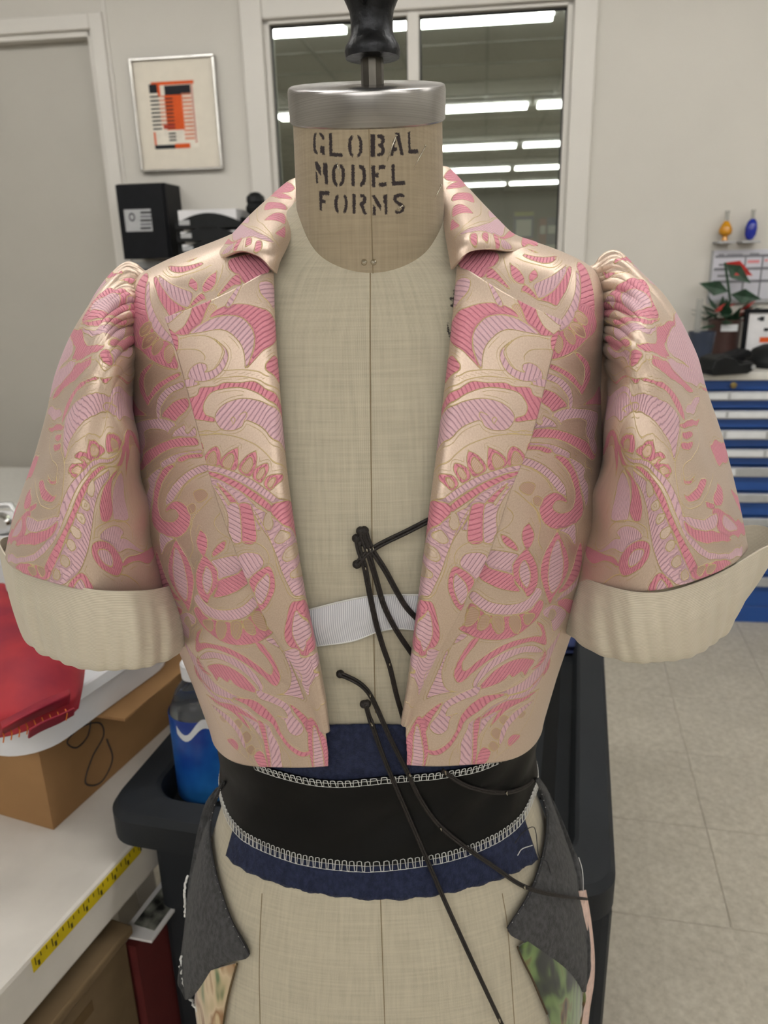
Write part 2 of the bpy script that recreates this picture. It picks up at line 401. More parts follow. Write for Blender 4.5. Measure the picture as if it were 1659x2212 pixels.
# letter trays
t = thing('letter_trays', 'three black letter trays stacked beside the black wall box, holding papers', 'letter tray', wall_loc(450, 560))
for i, (yt, yb) in enumerate(((462, 490), (492, 518), (522, 546))):
    f = ROOM.on(376+4*i, yt, WALL_B-.26); g = ROOM.on(522-2*i, yb, WALL_B-.26)
    a0, zt = f; a1, zb = g[0], g[1]
    pts = [ROOM(a0, WALL_B-.26, zb), ROOM(a1, WALL_B-.26, zb)] + [ROOM(a1+(a0-a1)*s_, WALL_B-.26, zb+(zt-zb)*(.35+.65*math.sin(math.pi*min(1, max(0, s_))))) for s_ in np.linspace(0, 1, 14)]
    poly_prism('tray_front', pts, ROOM.e2*.004, M_blackp, t)
    boxes('tray', ROOM, [(a0, a1, WALL_B-.256, WALL_B-.01, zb, zb+.004), (a0, a0+.004, WALL_B-.256, WALL_B-.01, zb, zb+.035), (a1-.004, a1, WALL_B-.256, WALL_B-.01, zb, zb+.035)], M_blackp, t)
    box('paper', ROOM, a0+.012, a1-.02, WALL_B-.25, WALL_B-.02, zb+.005, zt+.012 if i == 0 else zb+.035, M_paper, t)
    la = ROOM.on(386+4*i, yb-14, WALL_B-.262); lb_ = ROOM.on(410+4*i, yb-4, WALL_B-.262)
    box('label', ROOM, la[0], lb_[0], WALL_B-.262, WALL_B-.2605, lb_[1], la[1], M_grey, t)
# plate below the box
t = thing('wall_notice', 'grey notice strip on the wall just below the black box', 'notice', wall_loc(350, 580))
wall_box('backing', 276, 566, 430, 640, .002, .02, M_grey, t)
wall_box('print_line', 300, 580, 360, 588, .0201, .0206, M_ink2, t)
# dark carved head of a figure
t = thing('dark_ornament', 'small black carved ornament beyond the left collar point, before the window', 'ornament', wall_loc(557, 520))
oc = ROOM(*(lambda q: (q[0], WALL_B-.18, q[1]))(ROOM.on(557, 500, WALL_B-.18)))
lathe('stem', [(.024, -.30), (.024, -.02), (.03, .0), (.022, .02)], M_blackp, oc, t, n=20)
lathe('bead', [(.0, .015), (.03, .022), (.036, .04), (.03, .055), (.026, .06), (.038, .07), (.040, .085), (.032, .10), (.036, .106), (.034, .124), (.018, .138), (.0, .142)], M_blackp, oc, t, n=9, smooth=False)
t2 = box('narrow_ledge', ROOM, *(lambda a: (a-.2, a+.2))(ROOM.inv(oc)[0]), WALL_B-.26, WALL_B-.023, oc[2]-.32, oc[2]-.30, M_trim, None, bevel=.003)
tag(t2, 'narrow painted ledge under the small black ornament', 'shelf')
# two little glass bottles
M_clear = mat('clear_glass', '#dcdcd8', .08, var=.02, trans=.7)
for k, (x, ytop, ybot, colr, nm, body_) in enumerate(((1572, 455, 521, '#c98a12', 'amber', 0), (1626, 453, 520, '#1c2f9e', 'cobalt blue', 1))):
    a0, zt = ROOM.on(x, ytop, WALL_B-.04); _, zb = ROOM.on(x, ybot, WALL_B-.04); h = zt-zb
    o = ROOM(a0, WALL_B-.04, zb)
    t = thing('bottle_ornament', f'small glass bottle ornament with {nm} body above the wall planner', 'ornament', o, 'glass bottles above the planner')
    M_b = mat(nm.replace(' ', '_')+'_glass', colr, .12, var=.1)
    if k == 0: pr = [(.0, .0), (.012, .002), (.008, .02*h/.13), (.022, .25*h), (.024, .38*h), (.016, .55*h), (.008, .66*h), (.0, .68*h)]
    else: pr = [(.0, .02*h), (.012, .05*h), (.020, .2*h), (.021, .4*h), (.017, .6*h), (.009, .70*h), (.0, .72*h)]
    lathe('body', pr, M_b, o, t, n=20, axis=(0.06 if k else .0, 0, 1))
    lathe('neck', [(.007, .64*h), (.0065, .9*h), (.008, .93*h), (.008, h), (.0, h)], M_clear, o + np.array([.004*k, 0, 0]), t, n=14)
    boxes('stand', ROOM, [(a0-.033, a0+.033, WALL_B-.07, WALL_B-.001, zb-.008, zb)], M_grey, t, bevel=.002)
# wall planner
t = thing('wall_planner', 'white magnetic week planner with black grid lines on the wall above the blue cabinet', 'whiteboard', wall_loc(1600, 600))
M_wb = mat('whiteboard', '#c9c9d2', .35, var=.02); M_line = mat('grid_ink', '#77777f', .6); M_redp = mat('red_marker', '#d98c92', .7)
qa0, qz1 = ROOM.on(1543, 541, WALL_B-.012); _, qz0 = ROOM.on(1538, 648, WALL_B-.012); qa1 = qa0+.62
box('board', ROOM, qa0, qa1, WALL_B-.012, WALL_B-.001, qz0, qz1, M_wb, t, bevel=.002)
hz = qz1-qz0
boxes('frame', ROOM, [(qa0-.006, qa0, WALL_B-.014, WALL_B, qz0-.006, qz1), (qa0-.006, qa1, WALL_B-.016, WALL_B, qz0-.012, qz0)], M_grey, t)
for y in (553.5, 581, 608): 
    _, z_ = ROOM.on(1590, y, WALL_B-.012); box('grid_line', ROOM, qa0+.006, qa1, WALL_B-.0128, WALL_B-.0121, z_-.005, z_+.005, M_line, t)
for x, y in ((1607, 590), (1644, 590), (1682, 590)):
    a_, _ = ROOM.on(x, y, WALL_B-.012); box('grid_line', ROOM, a_-.003, a_+.003, WALL_B-.0128, WALL_B-.0121, qz0+.004, qz1-.02, M_line, t)
for (x0, y0, x1, y1, m_) in ((1552, 549, 1564, 553, M_line), (1571, 549, 1604, 553, M_line), (1620, 547, 1640, 551, M_line), (1553, 570, 1577, 574, M_line), (1550, 594, 1578, 598, M_line), (1615, 562, 1640, 568, M_redp), (1652, 560, 1659, 565, M_redp)):
    wall_box('writing', x0, y0, x1, y1, .0121, .0127, m_, t)

# --- blue drawer cabinet
M_blue = mat('blue_enamel', '#1f4c93', .35, var=.05, scale=6); M_blue2 = mat('blue_enamel_dark', '#173d7a', .4, var=.05); M_hand = mat('satin_aluminium', '#b9bcc0', .35, metal=.6, var=.08); M_lab = mat('drawer_label', '#dfe1e4', .6, var=.04)
M_top = mat('white_laminate', '#d5d3cd', .4, var=.04, scale=60)
CF = 2.80
def czl(y): return ROOM.on(1600, y, CF)[1]
ca0, ca1 = ROOM.on(1440, 900, CF)[0], 2.1
t = thing('drawer_cabinet', 'blue metal drawer cabinet with silver label handles against the back wall', 'cabinet', ROOM((ca0+ca1)/2, 3.0, 0))
box('carcass', ROOM, ca0, ca1, CF+.02, WALL_B-.02, 0.0, czl(820)-.002, M_blue2, t)
box('plinth', ROOM, ca0, ca1, CF, CF+.02, .0, czl(1308), M_blue, t, bevel=.004)
fr_ = box('top_rail', ROOM, ca0, ca1, CF, CF+.02, czl(843), czl(822), M_blue, t, bevel=.003)
la, lz = ROOM.on(1584, 832, CF)
lathe('lock', [(.011, 0), (.011, .006), (.007, .008), (.0, .008)], mat('brass_lock', '#8c7a4c', .35, metal=.8), ROOM(la, CF, lz), fr_, n=16, axis=tuple(-ROOM.e2))
ys = [(844, 863), (885, 903), (927, 947), (968, 986), (1007, 1027), (1063, 1082), (1116, 1134), (1167, 1185), (1243, 1262)]
for i, (y0, y1) in enumerate(ys):
    zt = czl(y0); zb = czl(ys[i+1][0]-2) if i < 8 else czl(1309)
    d = box('drawer', ROOM, ca0+.01, ca1-.01, CF-.004, CF+.02, zb+.003, zt, M_blue, t, bevel=.003)
    h = box('handle', ROOM, ca0+.01, ca1-.01, CF-.022, CF-.004, czl(y1), zt, M_hand, d, bevel=.003)
    if i < 4:
        for k in range(9):
            a_ = ROOM.on(1577, 850, CF)[0] - .435 + k*.145*.98
            if a_ > ca0+.03: box('label', ROOM, a_+.006, a_+.137, CF-.0235, CF-.022, czl(y1)+.006, zt-.005, M_lab, d)
    elif i < 6:
        a_ = ROOM.on(1585, 850, CF)[0]; box('label', ROOM, a_-.12+.02*i, a_+.03, CF-.0235, CF-.022, czl(y1)+.006, zt-.005, M_lab, d)
ct = tag(box('worktop', ROOM, ca0-.02, ca1, CF-.02, WALL_B-.003, czl(820), czl(820)+.028, M_top, None, bevel=.004), 'white laminate worktop lying on the blue drawer cabinet', 'worktop')
TOPZ = czl(820)+.028
def top_at(x, y, bmax=3.14):
    q = ROOM.inv(at_z(x, y, TOPZ))
    if q[1] > bmax: q[0] = ROOM.on(x, y, bmax)[0]; q[1] = bmax
    return q
# things on the worktop
M_leaf = mat('poinsettia_leaf', '#22402c', .5, var=.3); M_redf = mat('red_bract', '#b3231f', .5, var=.2); M_pot = mat('brown_pot', '#4a3430', .35); M_navy = mat('dark_blue_plastic', '#333b4c', .4)
a_, b_, _ = top_at(1561, 742); o = ROOM(a_, b_, TOPZ)
t = thing('potted_plant', 'brown pot with red and green silk poinsettia behind the black tape dispenser', 'plant', o)
lathe('pot', [(.0, 0), (.05, 0), (.056, .02), (.060, .14), (.062, .15), (.055, .15), (.05, .14), (.0, .14)], M_pot, o, t, n=28)
box('pot_label', Frame(o, ROOM.yaw), -.03, .03, -.063, -.0605, .11, .135, M_lab, t)
random.seed(3)
def leafv(c, d, up, ln, wd):
    d = np.array(d, float); d /= np.linalg.norm(d); s_ = np.cross(d, up); s_ /= np.linalg.norm(s_)+1e-9; n_ = np.cross(s_, d)
    return [c, c+d*ln*.4+s_*wd, c+d*ln*.45+n_*ln*.06, c+d*ln*.4-s_*wd, c+d*ln], [(0, 1, 2), (0, 2, 3), (1, 4, 2), (2, 4, 3)]
for i in range(26):
    an = random.uniform(0, 6.28); el = random.uniform(-.3, .9); c = o + np.array([.05*math.cos(an), .03*math.sin(an), .13+random.uniform(0, .05)])
    if i % 4 == 0: an = random.uniform(-.5, .3)
    v, f = leafv(c, (math.cos(an), math.sin(an)*.5, math.sin(el)), (0, 0, 1), random.uniform(.06, .10), .022)
    mesh('leaf' if i % 4 else 'red_leaf', v, f, M_leaf if i % 4 else M_redf, t, solid=.001)
st = tube('leaf_stem', [o+np.array([.0, 0, .14]), o+np.array([.01, 0, .22]), o+np.array([-.01, 0, .30]), o+np.array([-.025, 0, .355])], .005, M_leaf, t)
for c, d, m_ in (((-.025, 0, .355), (1, 0, -.45), M_redf), ((-.02, 0, .35), (1, -.1, -.75), M_leaf), ((.0, 0, .25), (-1, 0, .3), M_leaf), ((.01, 0, .24), (.6, 0, -.1), M_leaf)):
    v, f = leafv(o+np.array(c), d, (0, 1, 0), .12, .028); mesh('leaf', v, f, m_, t, solid=.001)
a_, b_, _ = top_at(1513, 752, 2.97); o = ROOM(a_, b_, TOPZ)
t = thing('pen_cup', 'dark blue cup holding a white ruler, between the right sleeve and the plant', 'cup', o)
lathe('cup', [(.0, 0), (.036, 0), (.048, .12), (.046, .12), (.034, .004), (.0, .004)], M_navy, o, t, n=24)
box('ruler', Frame(o, ROOM.yaw), -.03, -.008, -.004, .0, .01, .235, M_clear, t)
a_, b_, _ = top_at(1556, 806); o = ROOM(a_, b_, TOPZ); TD = Frame(o, R_(-14))
t = thing('tape_dispenser', 'heavy black tape dispenser lying on the white worktop', 'tape dispenser', o)
pts = [(.72*a, .72*z) for a, z in [(-.09, 0), (.10, 0), (.13, .015), (.135, .045), (.12, .055), (.05, .05), (.02, .075), (-.04, .09), (-.085, .075), (-.10, .03)]]
poly_prism('body', [TD(a, -.05, z) for a, z in pts], TD.e2*.09, M_blackp, t, bevel=.006)
poly_prism('upper_arm', [TD(.72*a, -.03, .72*z) for a, z in ((-.06, .085), (.02, .088), (.11, .11), (.135, .095), (.13, .07), (.05, .062), (-.05, .07))], TD.e2*.06, M_black, t, bevel=.006)
lathe('screw', [(.008, 0), (.008, .004), (0, .004)], M_hand, TD(.085, -.052, .022), t, n=12, axis=tuple(-TD.e2))
a_, b_, _ = top_at(1518, 776); o = ROOM(a_, b_, TOPZ)
t = thing('cream_roll', 'cream tape roll standing beside the black tape dispenser', 'tape roll', o+np.array([0, 0, 0]))
M_cream = mat('cream_tape', '#cfc6ad', .6); lathe('roll', [(.016, -.02), (.045, -.02), (.045, .02), (.016, .02), (.016, -.02)], M_cream, o+np.array([-.005, -.01, .046]), t, n=28, axis=(.35, -1, 0))
a_, b_, _ = top_at(1648, 778); o = ROOM(a_, b_, TOPZ); FR = Frame(o, R_(4))
t = thing('framed_sign', 'black-framed white sign with orange mark leaning behind the black bowl', 'sign', o)
sa0 = ROOM.on(1606, 720, 3.05)[0]; zt = ROOM.on(1620, 668, 3.05)[1]
SF = Frame(ROOM(sa0, 3.05, 0), ROOM.yaw)
boxes('frame', SF, [(0, .3, 0, .02, zt-.014, zt), (0, .014, 0, .02, TOPZ, zt-.014), (.286, .3, 0, .02, TOPZ, zt-.014), (.014, .286, 0, .02, TOPZ, TOPZ+.014)], M_black, t, bevel=.002)
box('sheet', SF, .014, .286, .008, .014, TOPZ+.014, zt-.014, M_paper, t)
for (x0, y0, x1, y1, m_) in ((1638, 686, 1643, 692, M_ink2), (1644, 684, 1652, 694, M_ink), (1652, 709, 1662, 716, M_ink), (1643, 729, 1668, 740, M_or)):
    q0, q1 = ROOM.on(x0, y0, 3.05), ROOM.on(x1, y1, 3.05); box('print', SF, q0[0]-sa0, q1[0]-sa0, .0072, .0078, q1[1], q0[1], m_, t)
a_, b_, _ = top_at(1668, 790); o = ROOM(a_, b_, TOPZ)
t = thing('black_bowl', 'upturned black bowl at the right edge on the white worktop', 'bowl', o)
lathe('shell', [(.095, 0), (.095, .01), (.09, .03), (.07, .06), (.04, .075), (.0, .08)], M_blackp, o, t, n=32)
lathe('rim', [(.097, 0), (.099, .004), (.097, .008), (.09, .008)], M_black, o, t, n=32)

# --- office behind the window: shelf unit with books
OB = WALL_B + 1.25
def off(x, y, b=None): return ROOM.on(x, y, b or OB)
t = thing('office_shelf', 'shelf unit standing in the dim office behind the window', 'shelf', ROOM(off(1160, 540)[0], OB, 0))
s0, s1 = off(1085, 540)[0], off(1262, 540)[0]
for y in (390, 530, 640):
    z_ = off(1160, y)[1]; box('shelf_board', ROOM, s0, s1, OB, OB+.3, z_-.02, z_, M_trim, t)
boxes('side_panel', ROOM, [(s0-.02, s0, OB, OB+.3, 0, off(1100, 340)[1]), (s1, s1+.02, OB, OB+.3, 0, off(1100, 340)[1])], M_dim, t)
zs_ = off(1160, 530)[1]
for k, (x0, x1, yt, colr, lbl) in enumerate(((1112, 1154, 458, '#2a3c78', 'blue and white box with orange foot on the office shelf'), (1166, 1182, 472, '#8e2a20', 'red book on the office shelf beside a blue box'), (1183, 1204, 470, '#25305e', 'dark blue book on the office shelf, rightmost'))):
    a0, zt = off(x0, yt); a1, _ = off(x1, yt)
    bk_ = thing('shelved_book', lbl, 'book' if k else 'box', ROOM((a0+a1)/2, OB+.1, zs_))
    box('cover', ROOM, a0, a1, OB+.02, OB+.22, zs_, zt, mat('cover_%d' % k, colr, .6, var=.1), bk_, bevel=.003)
    if k == 0:
        box('white_panel', ROOM, a0+.01, a1-.012, OB+.018, OB+.02, zs_+.05, zt-.04, M_paper, bk_); box('orange_foot', ROOM, a0, a1, OB+.017, OB+.02, zs_, zs_+.035, M_or, bk_)
        box('yellow_top', ROOM, a0, a1, OB+.017, OB+.02, zt-.02, zt, mat('cover_yellow', '#a8a040', .6), bk_)
    else: box('spine_label', ROOM, a0+.006, a1-.006, OB+.018, OB+.02, zs_+.06, zs_+.1, M_paper, bk_)
dk = thing('dark_cupboard', 'dark cupboard in the office behind the window', 'cupboard', ROOM(off(1030, 500)[0], OB+.2, 0))
c0, c1 = off(975, 400)[0], off(1108, 400)[0]
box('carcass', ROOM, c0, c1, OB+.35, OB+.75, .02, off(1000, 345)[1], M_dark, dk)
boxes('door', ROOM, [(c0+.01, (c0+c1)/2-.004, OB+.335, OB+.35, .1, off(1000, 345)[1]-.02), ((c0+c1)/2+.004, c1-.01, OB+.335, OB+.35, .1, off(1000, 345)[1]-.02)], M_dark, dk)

# --- white counter at the far left
WC = 2.45
wz = ROOM.on(20, 1088, WC)[1]
t = thing('side_counter', 'white counter beyond the left sleeve, in front of the grey door', 'counter', ROOM(-1.3, 2.7, 0))
box('top', ROOM, -2.4, -.62, WC, WC+.5, wz-.03, wz, M_top, t, bevel=.004)
box('body', ROOM, -2.38, -.64, WC+.02, WC+.48, 0, wz-.03, M_trim, t)
M_chrome = mat('chrome', '#c9cacb', .12, metal=1, var=.1)
a_, z_ = ROOM.on(16, 1150, WC-.2)
# --- low white table at the left with a tape measure stuck on its edge
TAZ = .595
TB_ = Frame((*at_z(0, 2140, TAZ)[:2], 0), R_(20.2))
t = thing('work_table', 'low white work table at the lower left with scuffed edges', 'table', TB_(-.4, .4, 0))
M_tab = mat('white_table', '#d7d2cb', .45, var=.06, scale=12)
box('table_top', TB_, -1.3, 0, -.5, .70, TAZ-.075, TAZ, M_tab, t, bevel=.006)
for a_, b_ in ((-.35, -.4), (-.35, .6), (-1.2, -.4), (-1.2, .6)): box('leg', TB_, a_-.03, a_+.03, b_-.03, b_+.03, 0, TAZ-.075, M_tab, t)
M_yel = mat('yellow_tape', '#c9b213', .5, var=.06); M_tick = mat('tape_print', '#4b441a', .6)
def edge_b(x, y): return TB_.inv(at_z(x, y, TAZ))[1]
b0_, b1_ = edge_b(110, 2045)-.02, edge_b(296, 1812)
t = thing('measuring_tape', 'yellow measuring tape stuck along the white table edge', 'measuring tape', TB_(0, (b0_+b1_)/2, TAZ-.02))
box('strip', TB_, .0005, .0015, b0_, b1_, TAZ-.022, TAZ-.003, M_yel, t)
nt = 22
for i in range(nt):
    bb = b0_ + (b1_-b0_)*(i+.5)/nt; lg = .011 if i % 3 == 0 else .006
    box('tick', TB_, .0016, .0019, bb-.0006, bb+.0006, TAZ-.004-lg, TAZ-.004, M_tick, t)
    if i % 3 == 0: box('numeral', TB_, .0016, .0019, bb+.003, bb+.006, TAZ-.019, TAZ-.012, M_tick, t)
# --- cardboard box on the table
M_card = mat('cardboard', '#957047', .85, var=.05, scale=20); M_cardd = mat('cardboard_edge', '#8b6a45', .9)
pc0 = at_z(116, 1793, TAZ); CB = Frame((*pc0[:2], TAZ), R_(21))
cw, cl_, chh = .34, .36, .165
t = thing('cardboard_box', 'open brown cardboard box with a looped black scribble on the white table', 'box', CB(-cw/2, cl_/2, 0))
th_ = .004
for nm, args in (('box_side', (-cw, 0, 0, th_, 0, chh)), ('box_side', (-cw, 0, cl_-th_, cl_, 0, chh)), ('box_side', (-th_, 0, th_, cl_-th_, 0, chh)), ('box_side', (-cw, -cw+th_, th_, cl_-th_, 0, chh)), ('box_floor', (-cw+th_, -th_, th_, cl_-th_, 0, th_))):
    box(nm, CB, *args, M_card, t)
# open flap on the right side
fl_pts = [CB(0, .045, chh), CB(0, cl_, chh), CB(.105, cl_, chh+.0), CB(.105, .055, chh-.0)]
poly_prism('flap', fl_pts, (0, 0, .004), M_card, t)
poly_prism('flap', [CB(-cw, cl_, chh), CB(0, cl_, chh), CB(0, cl_+.12, chh+.06), CB(-cw, cl_+.12, chh+.06)], (0, 0, .004), M_card, t)
scr = [(.02, .135), (.045, .155), (.07, .14), (.06, .11), (.035, .105), (.02, .125), (.05, .13), (.085, .115), (.09, .09), (.06, .07), (.04, .04), (.07, .02), (.1, .04), (.095, .08)]
sp = cr([(p[0]*1.0+.03, p[1]) for p in scr], 90); tube('scribble', [CB(.0006, p[0], p[1]-.012) for p in sp], .0011, M_ink, t, n=5)
lbx = box('shipping_label', CB, -cw+.06, -.175, -.0008, 0, .05, .12, M_paper, t)
# white tub with red cloth
M_tub = mat('white_plastic_tub', '#dcdde2', .4, var=.02)
tz = TAZ + chh + .004
TU = Frame((*at_z(22, 1580, tz+.066)[:2], tz), R_(24))
def rrect(w0, l0, r, n=10):
    P = []
    for cx, cy, a0 in ((w0/2-r, l0/2-r, 0), (-w0/2+r, l0/2-r, 90), (-w0/2+r, -l0/2+r, 180), (w0/2-r, -l0/2+r, 270)):
        for k in range(n): a = R_(a0+90*k/(n-1)); P.append((cx+r*math.cos(a), cy+r*math.sin(a)))
    return P
t = thing('plastic_tub', 'shallow white plastic tub resting on the open cardboard box', 'tub', TU(-.12, .17, 0))
V, F = [], []
prf = [(.225, .30, -.065), (.245, .33, .0), (.262, .35, .002), (.264, .352, -.012), (.258, .346, -.012), (.256, .344, -.002), (.24, .325, -.003), (.221, .296, -.062)]
for (w0, l0, z_) in prf:
    for (x, y) in rrect(w0, l0, .06): V.append(TU(x-.12, y+.172, z_+.0665))
n_ = 40
F = [(j*n_+i, j*n_+(i+1) % n_, (j+1)*n_+(i+1) % n_, (j+1)*n_+i) for j in range(len(prf)-1) for i in range(n_)] + [tuple(range(n_-1, -1, -1)), tuple(range((len(prf)-1)*n_, len(prf)*n_))]
ob = mesh('shell', V, F, M_tub, t); soft(ob, 40)
M_red = mat('red_taffeta', '#8a1c33', .6, var=.1, scale=14, spec=.3, col2='#a32a33'); M_othr = mat('orange_thread', '#d8752b', .7)
tubz = tz + .064
t = thing('red_cloth', 'folded red cloth with frayed orange threads lying in the white tub', 'cloth', TU(-.12, .15, .04))
def cl(x, y, h): p = at_z(x, y, tubz + h); return p
rowsC = [[(-60, 1600, .0), (10, 1592, .004), (60, 1578, .012), (110, 1556, .012), (148, 1548, .006), (170, 1530, .004)],
         [(-60, 1540, .03), (5, 1548, .034), (60, 1535, .036), (115, 1520, .032), (160, 1508, .022), (178, 1490, .010)],
         [(-60, 1470, .040), (0, 1475, .052), (60, 1468, .056), (120, 1460, .048), (168, 1455, .03), (184, 1440, .012)],
         [(-60, 1400, .045), (0, 1395, .060), (60, 1395, .062), (115, 1400, .055), (160, 1410, .036), (182, 1405, .014)],
         [(-60, 1320, .042), (0, 1310, .055), (40, 1320, .052), (80, 1350, .045), (125, 1380, .03), (160, 1390, .012)],
         [(-60, 1270, .02), (5, 1262, .03), (16, 1280, .03), (48, 1312, .024), (90, 1352, .012), (130, 1380, .006)]]
Gc = net([[cl(*p) for p in r] for r in rowsC], 60, 60)
Gc[..., 2] += .004*np.sin(np.linspace(0, 14, 60))[:, None]*np.sin(np.linspace(0, 3, 60))[None, :]
grid('cloth_body', Gc, M_red, t, solid=.002)
fo = net([[cl(0, 1590, .03), cl(40, 1570, .035), cl(90, 1545, .034), cl(150, 1520, .028)], [cl(4, 1574, .05), cl(44, 1552, .055), cl(96, 1526, .052), cl(152, 1500, .04)], [cl(0, 1560, .045), cl(40, 1538, .05), cl(92, 1512, .05), cl(150, 1488, .04)]], 20, 30)
grid('fold', fo, M_red, t, solid=.002)
fo = net([[cl(62, 1596, .028), cl(90, 1580, .03), cl(130, 1562, .028), cl(160, 1545, .02)], [cl(64, 1578, .045), cl(92, 1562, .048), cl(132, 1545, .045), cl(162, 1530, .032)]], 12, 24)
grid('fold', fo, M_red, t, solid=.002)
for i in range(9):
    x = 5+i*17; y = 1580 - i*6
    tube('loose_thread', [cl(x, y, .035), cl(x+4, y+10, .04), cl(x+2, y+24, .03)], .0007, M_othr, t, n=4)
# --- bottle of blue liquid on the cart
CAZ = .66
CT = Frame((*at_z(235, 1745, CAZ)[:2], 0), R_(14.2))
M_cart = mat('black_cart_plastic', '#26292d', .55, var=.08, scale=10, bump=.08, bscale=400, spec=.2); M_cartd = mat('black_cart_inner', '#101112', .7, spec=.15)
t = thing('utility_cart', 'black plastic utility cart with a raised tray rim behind the dress form', 'cart', CT(.33, .4, 0))
CWd, CLn = .665, 1.05
V, F = [], []
prf = [(CWd-.03, CLn-.03, .600), (CWd, CLn, .612), (CWd, CLn, .650), (CWd-.012, CLn-.012, CAZ), (CWd-.085, CLn-.085, CAZ), (CWd-.095, CLn-.095, CAZ-.004), (CWd-.11, CLn-.11, .618)]
for (w0, l0, z_) in prf:
    for (x, y) in rrect(w0, l0, .045): V.append(CT(x+CWd/2-.01, y+CLn/2-.01, z_))
F = [(j*n_+i, j*n_+(i+1) % n_, (j+1)*n_+(i+1) % n_, (j+1)*n_+i) for j in range(len(prf)-1) for i in range(n_)] + [tuple(range(n_-1, -1, -1)), tuple(range((len(prf)-1)*n_, len(prf)*n_))]
ob = mesh('tray', V, F, M_cart, t); soft(ob, 30)
box('tray_groove', CT, CWd-.105, CWd-.085, .14, CLn-.12, CAZ-.003, CAZ+.0006, M_cartd, t)
for a_, b_ in ((.115, .07), (.60, .07), (.115, .95), (.60, .95)): box('leg', CT, a_-.075, a_+.055, b_-.045, b_+.045, .10, .602, M_cart, t, bevel=.012)
box('lower_shelf', CT, .0, .645, .0, 1.03, .17, .21, M_cart, t, bevel=.012)
for a_, b_ in ((.07, .07), (.60, .07), (.07, .95), (.60, .95)): lathe('caster', [(.0, -.014), (.04, -.014), (.05, -.008), (.05, .008), (.04, .014), (0, .014)], M_cartd, CT(a_, b_, .05), t, n=24, axis=(1, 0, 0))
# bottle
bo = at_z(450, 1700, .62); bo[2] = .6185
M_bot = bpy.data.materials.new('clear_bottle'); _n, _l, _b = nodes_of(M_bot); _b.inputs['Base Color'].default_value = (.85, .9, .95, 1); _b.inputs['Transmission Weight'].default_value = .95; _b.inputs['Roughness'].default_value = .08; _b.inputs['IOR'].default_value = 1.2
M_bl = mat('blue_label', '#0a3ea8', .35, var=.35, scale=9, col2='#2f7fd0'); M_cap = mat('white_cap', '#dfe2e6', .4); M_liq = mat('blue_liquid', '#1b4fb5', .15, var=.1)
t = thing('spray_refill_bottle', 'clear bottle of blue cleaning liquid with a white cap on the black cart', 'bottle', bo)
hb = .245
KB = .86
def sc_(pr): return [(r_, z_*KB) for r_, z_ in pr]
lathe('body', sc_([(.0, 0), (.038, 0), (.042, .005), (.042, .15), (.040, .165), (.030, .195), (.017, .215), (.015, .222), (.0, .222)]), M_bot, bo, t, n=36)
lathe('liquid', sc_([(.0, .002), (.036, .002), (.040, .007), (.040, .145), (.038, .15), (.0, .15)]), M_liq, bo, t, n=36)
lathe('label', sc_([(.0424, .006), (.0428, .007), (.0428, .160), (.0424, .161), (.0424, .006)]), M_bl, bo, t, n=36)
lathe('cap', sc_([(.0, .222), (.019, .218), (.0195, .242), (.017, .246), (.0, .246)]), M_cap, bo, t, n=24)
V = []
for k in range(12):
    a = -.6 + k*.1
    for z_ in (.118-.01*math.sin(k*.5), .130-.012*math.sin(k*.5)): V.append(bo + np.array([.0431*math.sin(a), -.0431*math.cos(a), z_]))
mesh('label_stripe', V, [(2*k, 2*k+2, 2*k+3, 2*k+1) for k in range(11)], M_cap, t, solid=.0003)
# folded blue cloth at the far end of the cart
cc_ = at_z(1228, 1392, .625); t = thing('blue_rag', 'small folded blue rag on the far end of the black cart', 'rag', cc_)
M_rag = mat('blue_rag', '#3c4776', .9, var=.15)
g_ = net([[cc_+np.array([x*.04, y*.03, (.03-.012*(abs(x)+abs(y)))+.006*math.sin(3*x+2*y)]) for x in (-1, -.3, .4, 1)] for y in (-1, -.2, .5, 1)], 18, 18)
grid('upper_fold', g_, M_rag, t, solid=.004); grid('lower_fold', g_*np.array([1, 1, 1]) - np.array([-.004, .004, .012]), M_rag, t, solid=.004)
# --- boxes under the table
M_card2 = mat('shaded_cardboard', '#6d5a40', .9, var=.06)  # tone darkened to carry the shade under the table
ub = at_z(300, 1995, .36)
UB = Frame((*TB_(.06, 0, 0)[:2], 0), R_(20.2))
t = thing('storage_carton', 'brown printed carton standing on the floor under the white table', 'carton', UB(-.2, .1, 0))
bfar = edge_b(300, 1815)
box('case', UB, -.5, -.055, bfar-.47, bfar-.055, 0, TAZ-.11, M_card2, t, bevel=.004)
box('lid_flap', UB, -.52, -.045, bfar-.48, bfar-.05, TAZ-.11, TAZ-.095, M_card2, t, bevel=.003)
M_printb = mat('carton_print', '#5b4628', .9)
for i in range(7):
    z_ = TAZ-.16-i*.045
    box('print_line', UB, -.055, -.0545, bfar-.40+.02*(i % 3), bfar-.13, z_, z_+.018, M_printb, t)
t = thing('red_binder', 'dark red binder standing beside the carton under the table', 'binder', UB(-.02, bfar, 0))
M_mar = mat('maroon_board', '#5c1d1c', .7); box('pages', UB, -.085, -.064, bfar-.045, bfar+.12, .0, TAZ-.14, M_paper, t); box('cover', UB, -.064, -.046, bfar-.05, bfar+.12, .0, TAZ-.135, M_mar, t)
t = thing('magazine', 'printed black and white magazine tucked beneath the table corner', 'magazine', UB(0, bfar, TAZ-.17))
poly_prism('sheet', [UB(-.07, bfar-.05, TAZ-.125), UB(-.022, bfar-.045, TAZ-.125), UB(-.022, bfar+.08, TAZ-.12), UB(-.07, bfar+.08, TAZ-.12)], (0, 0, .004), M_paper, t)
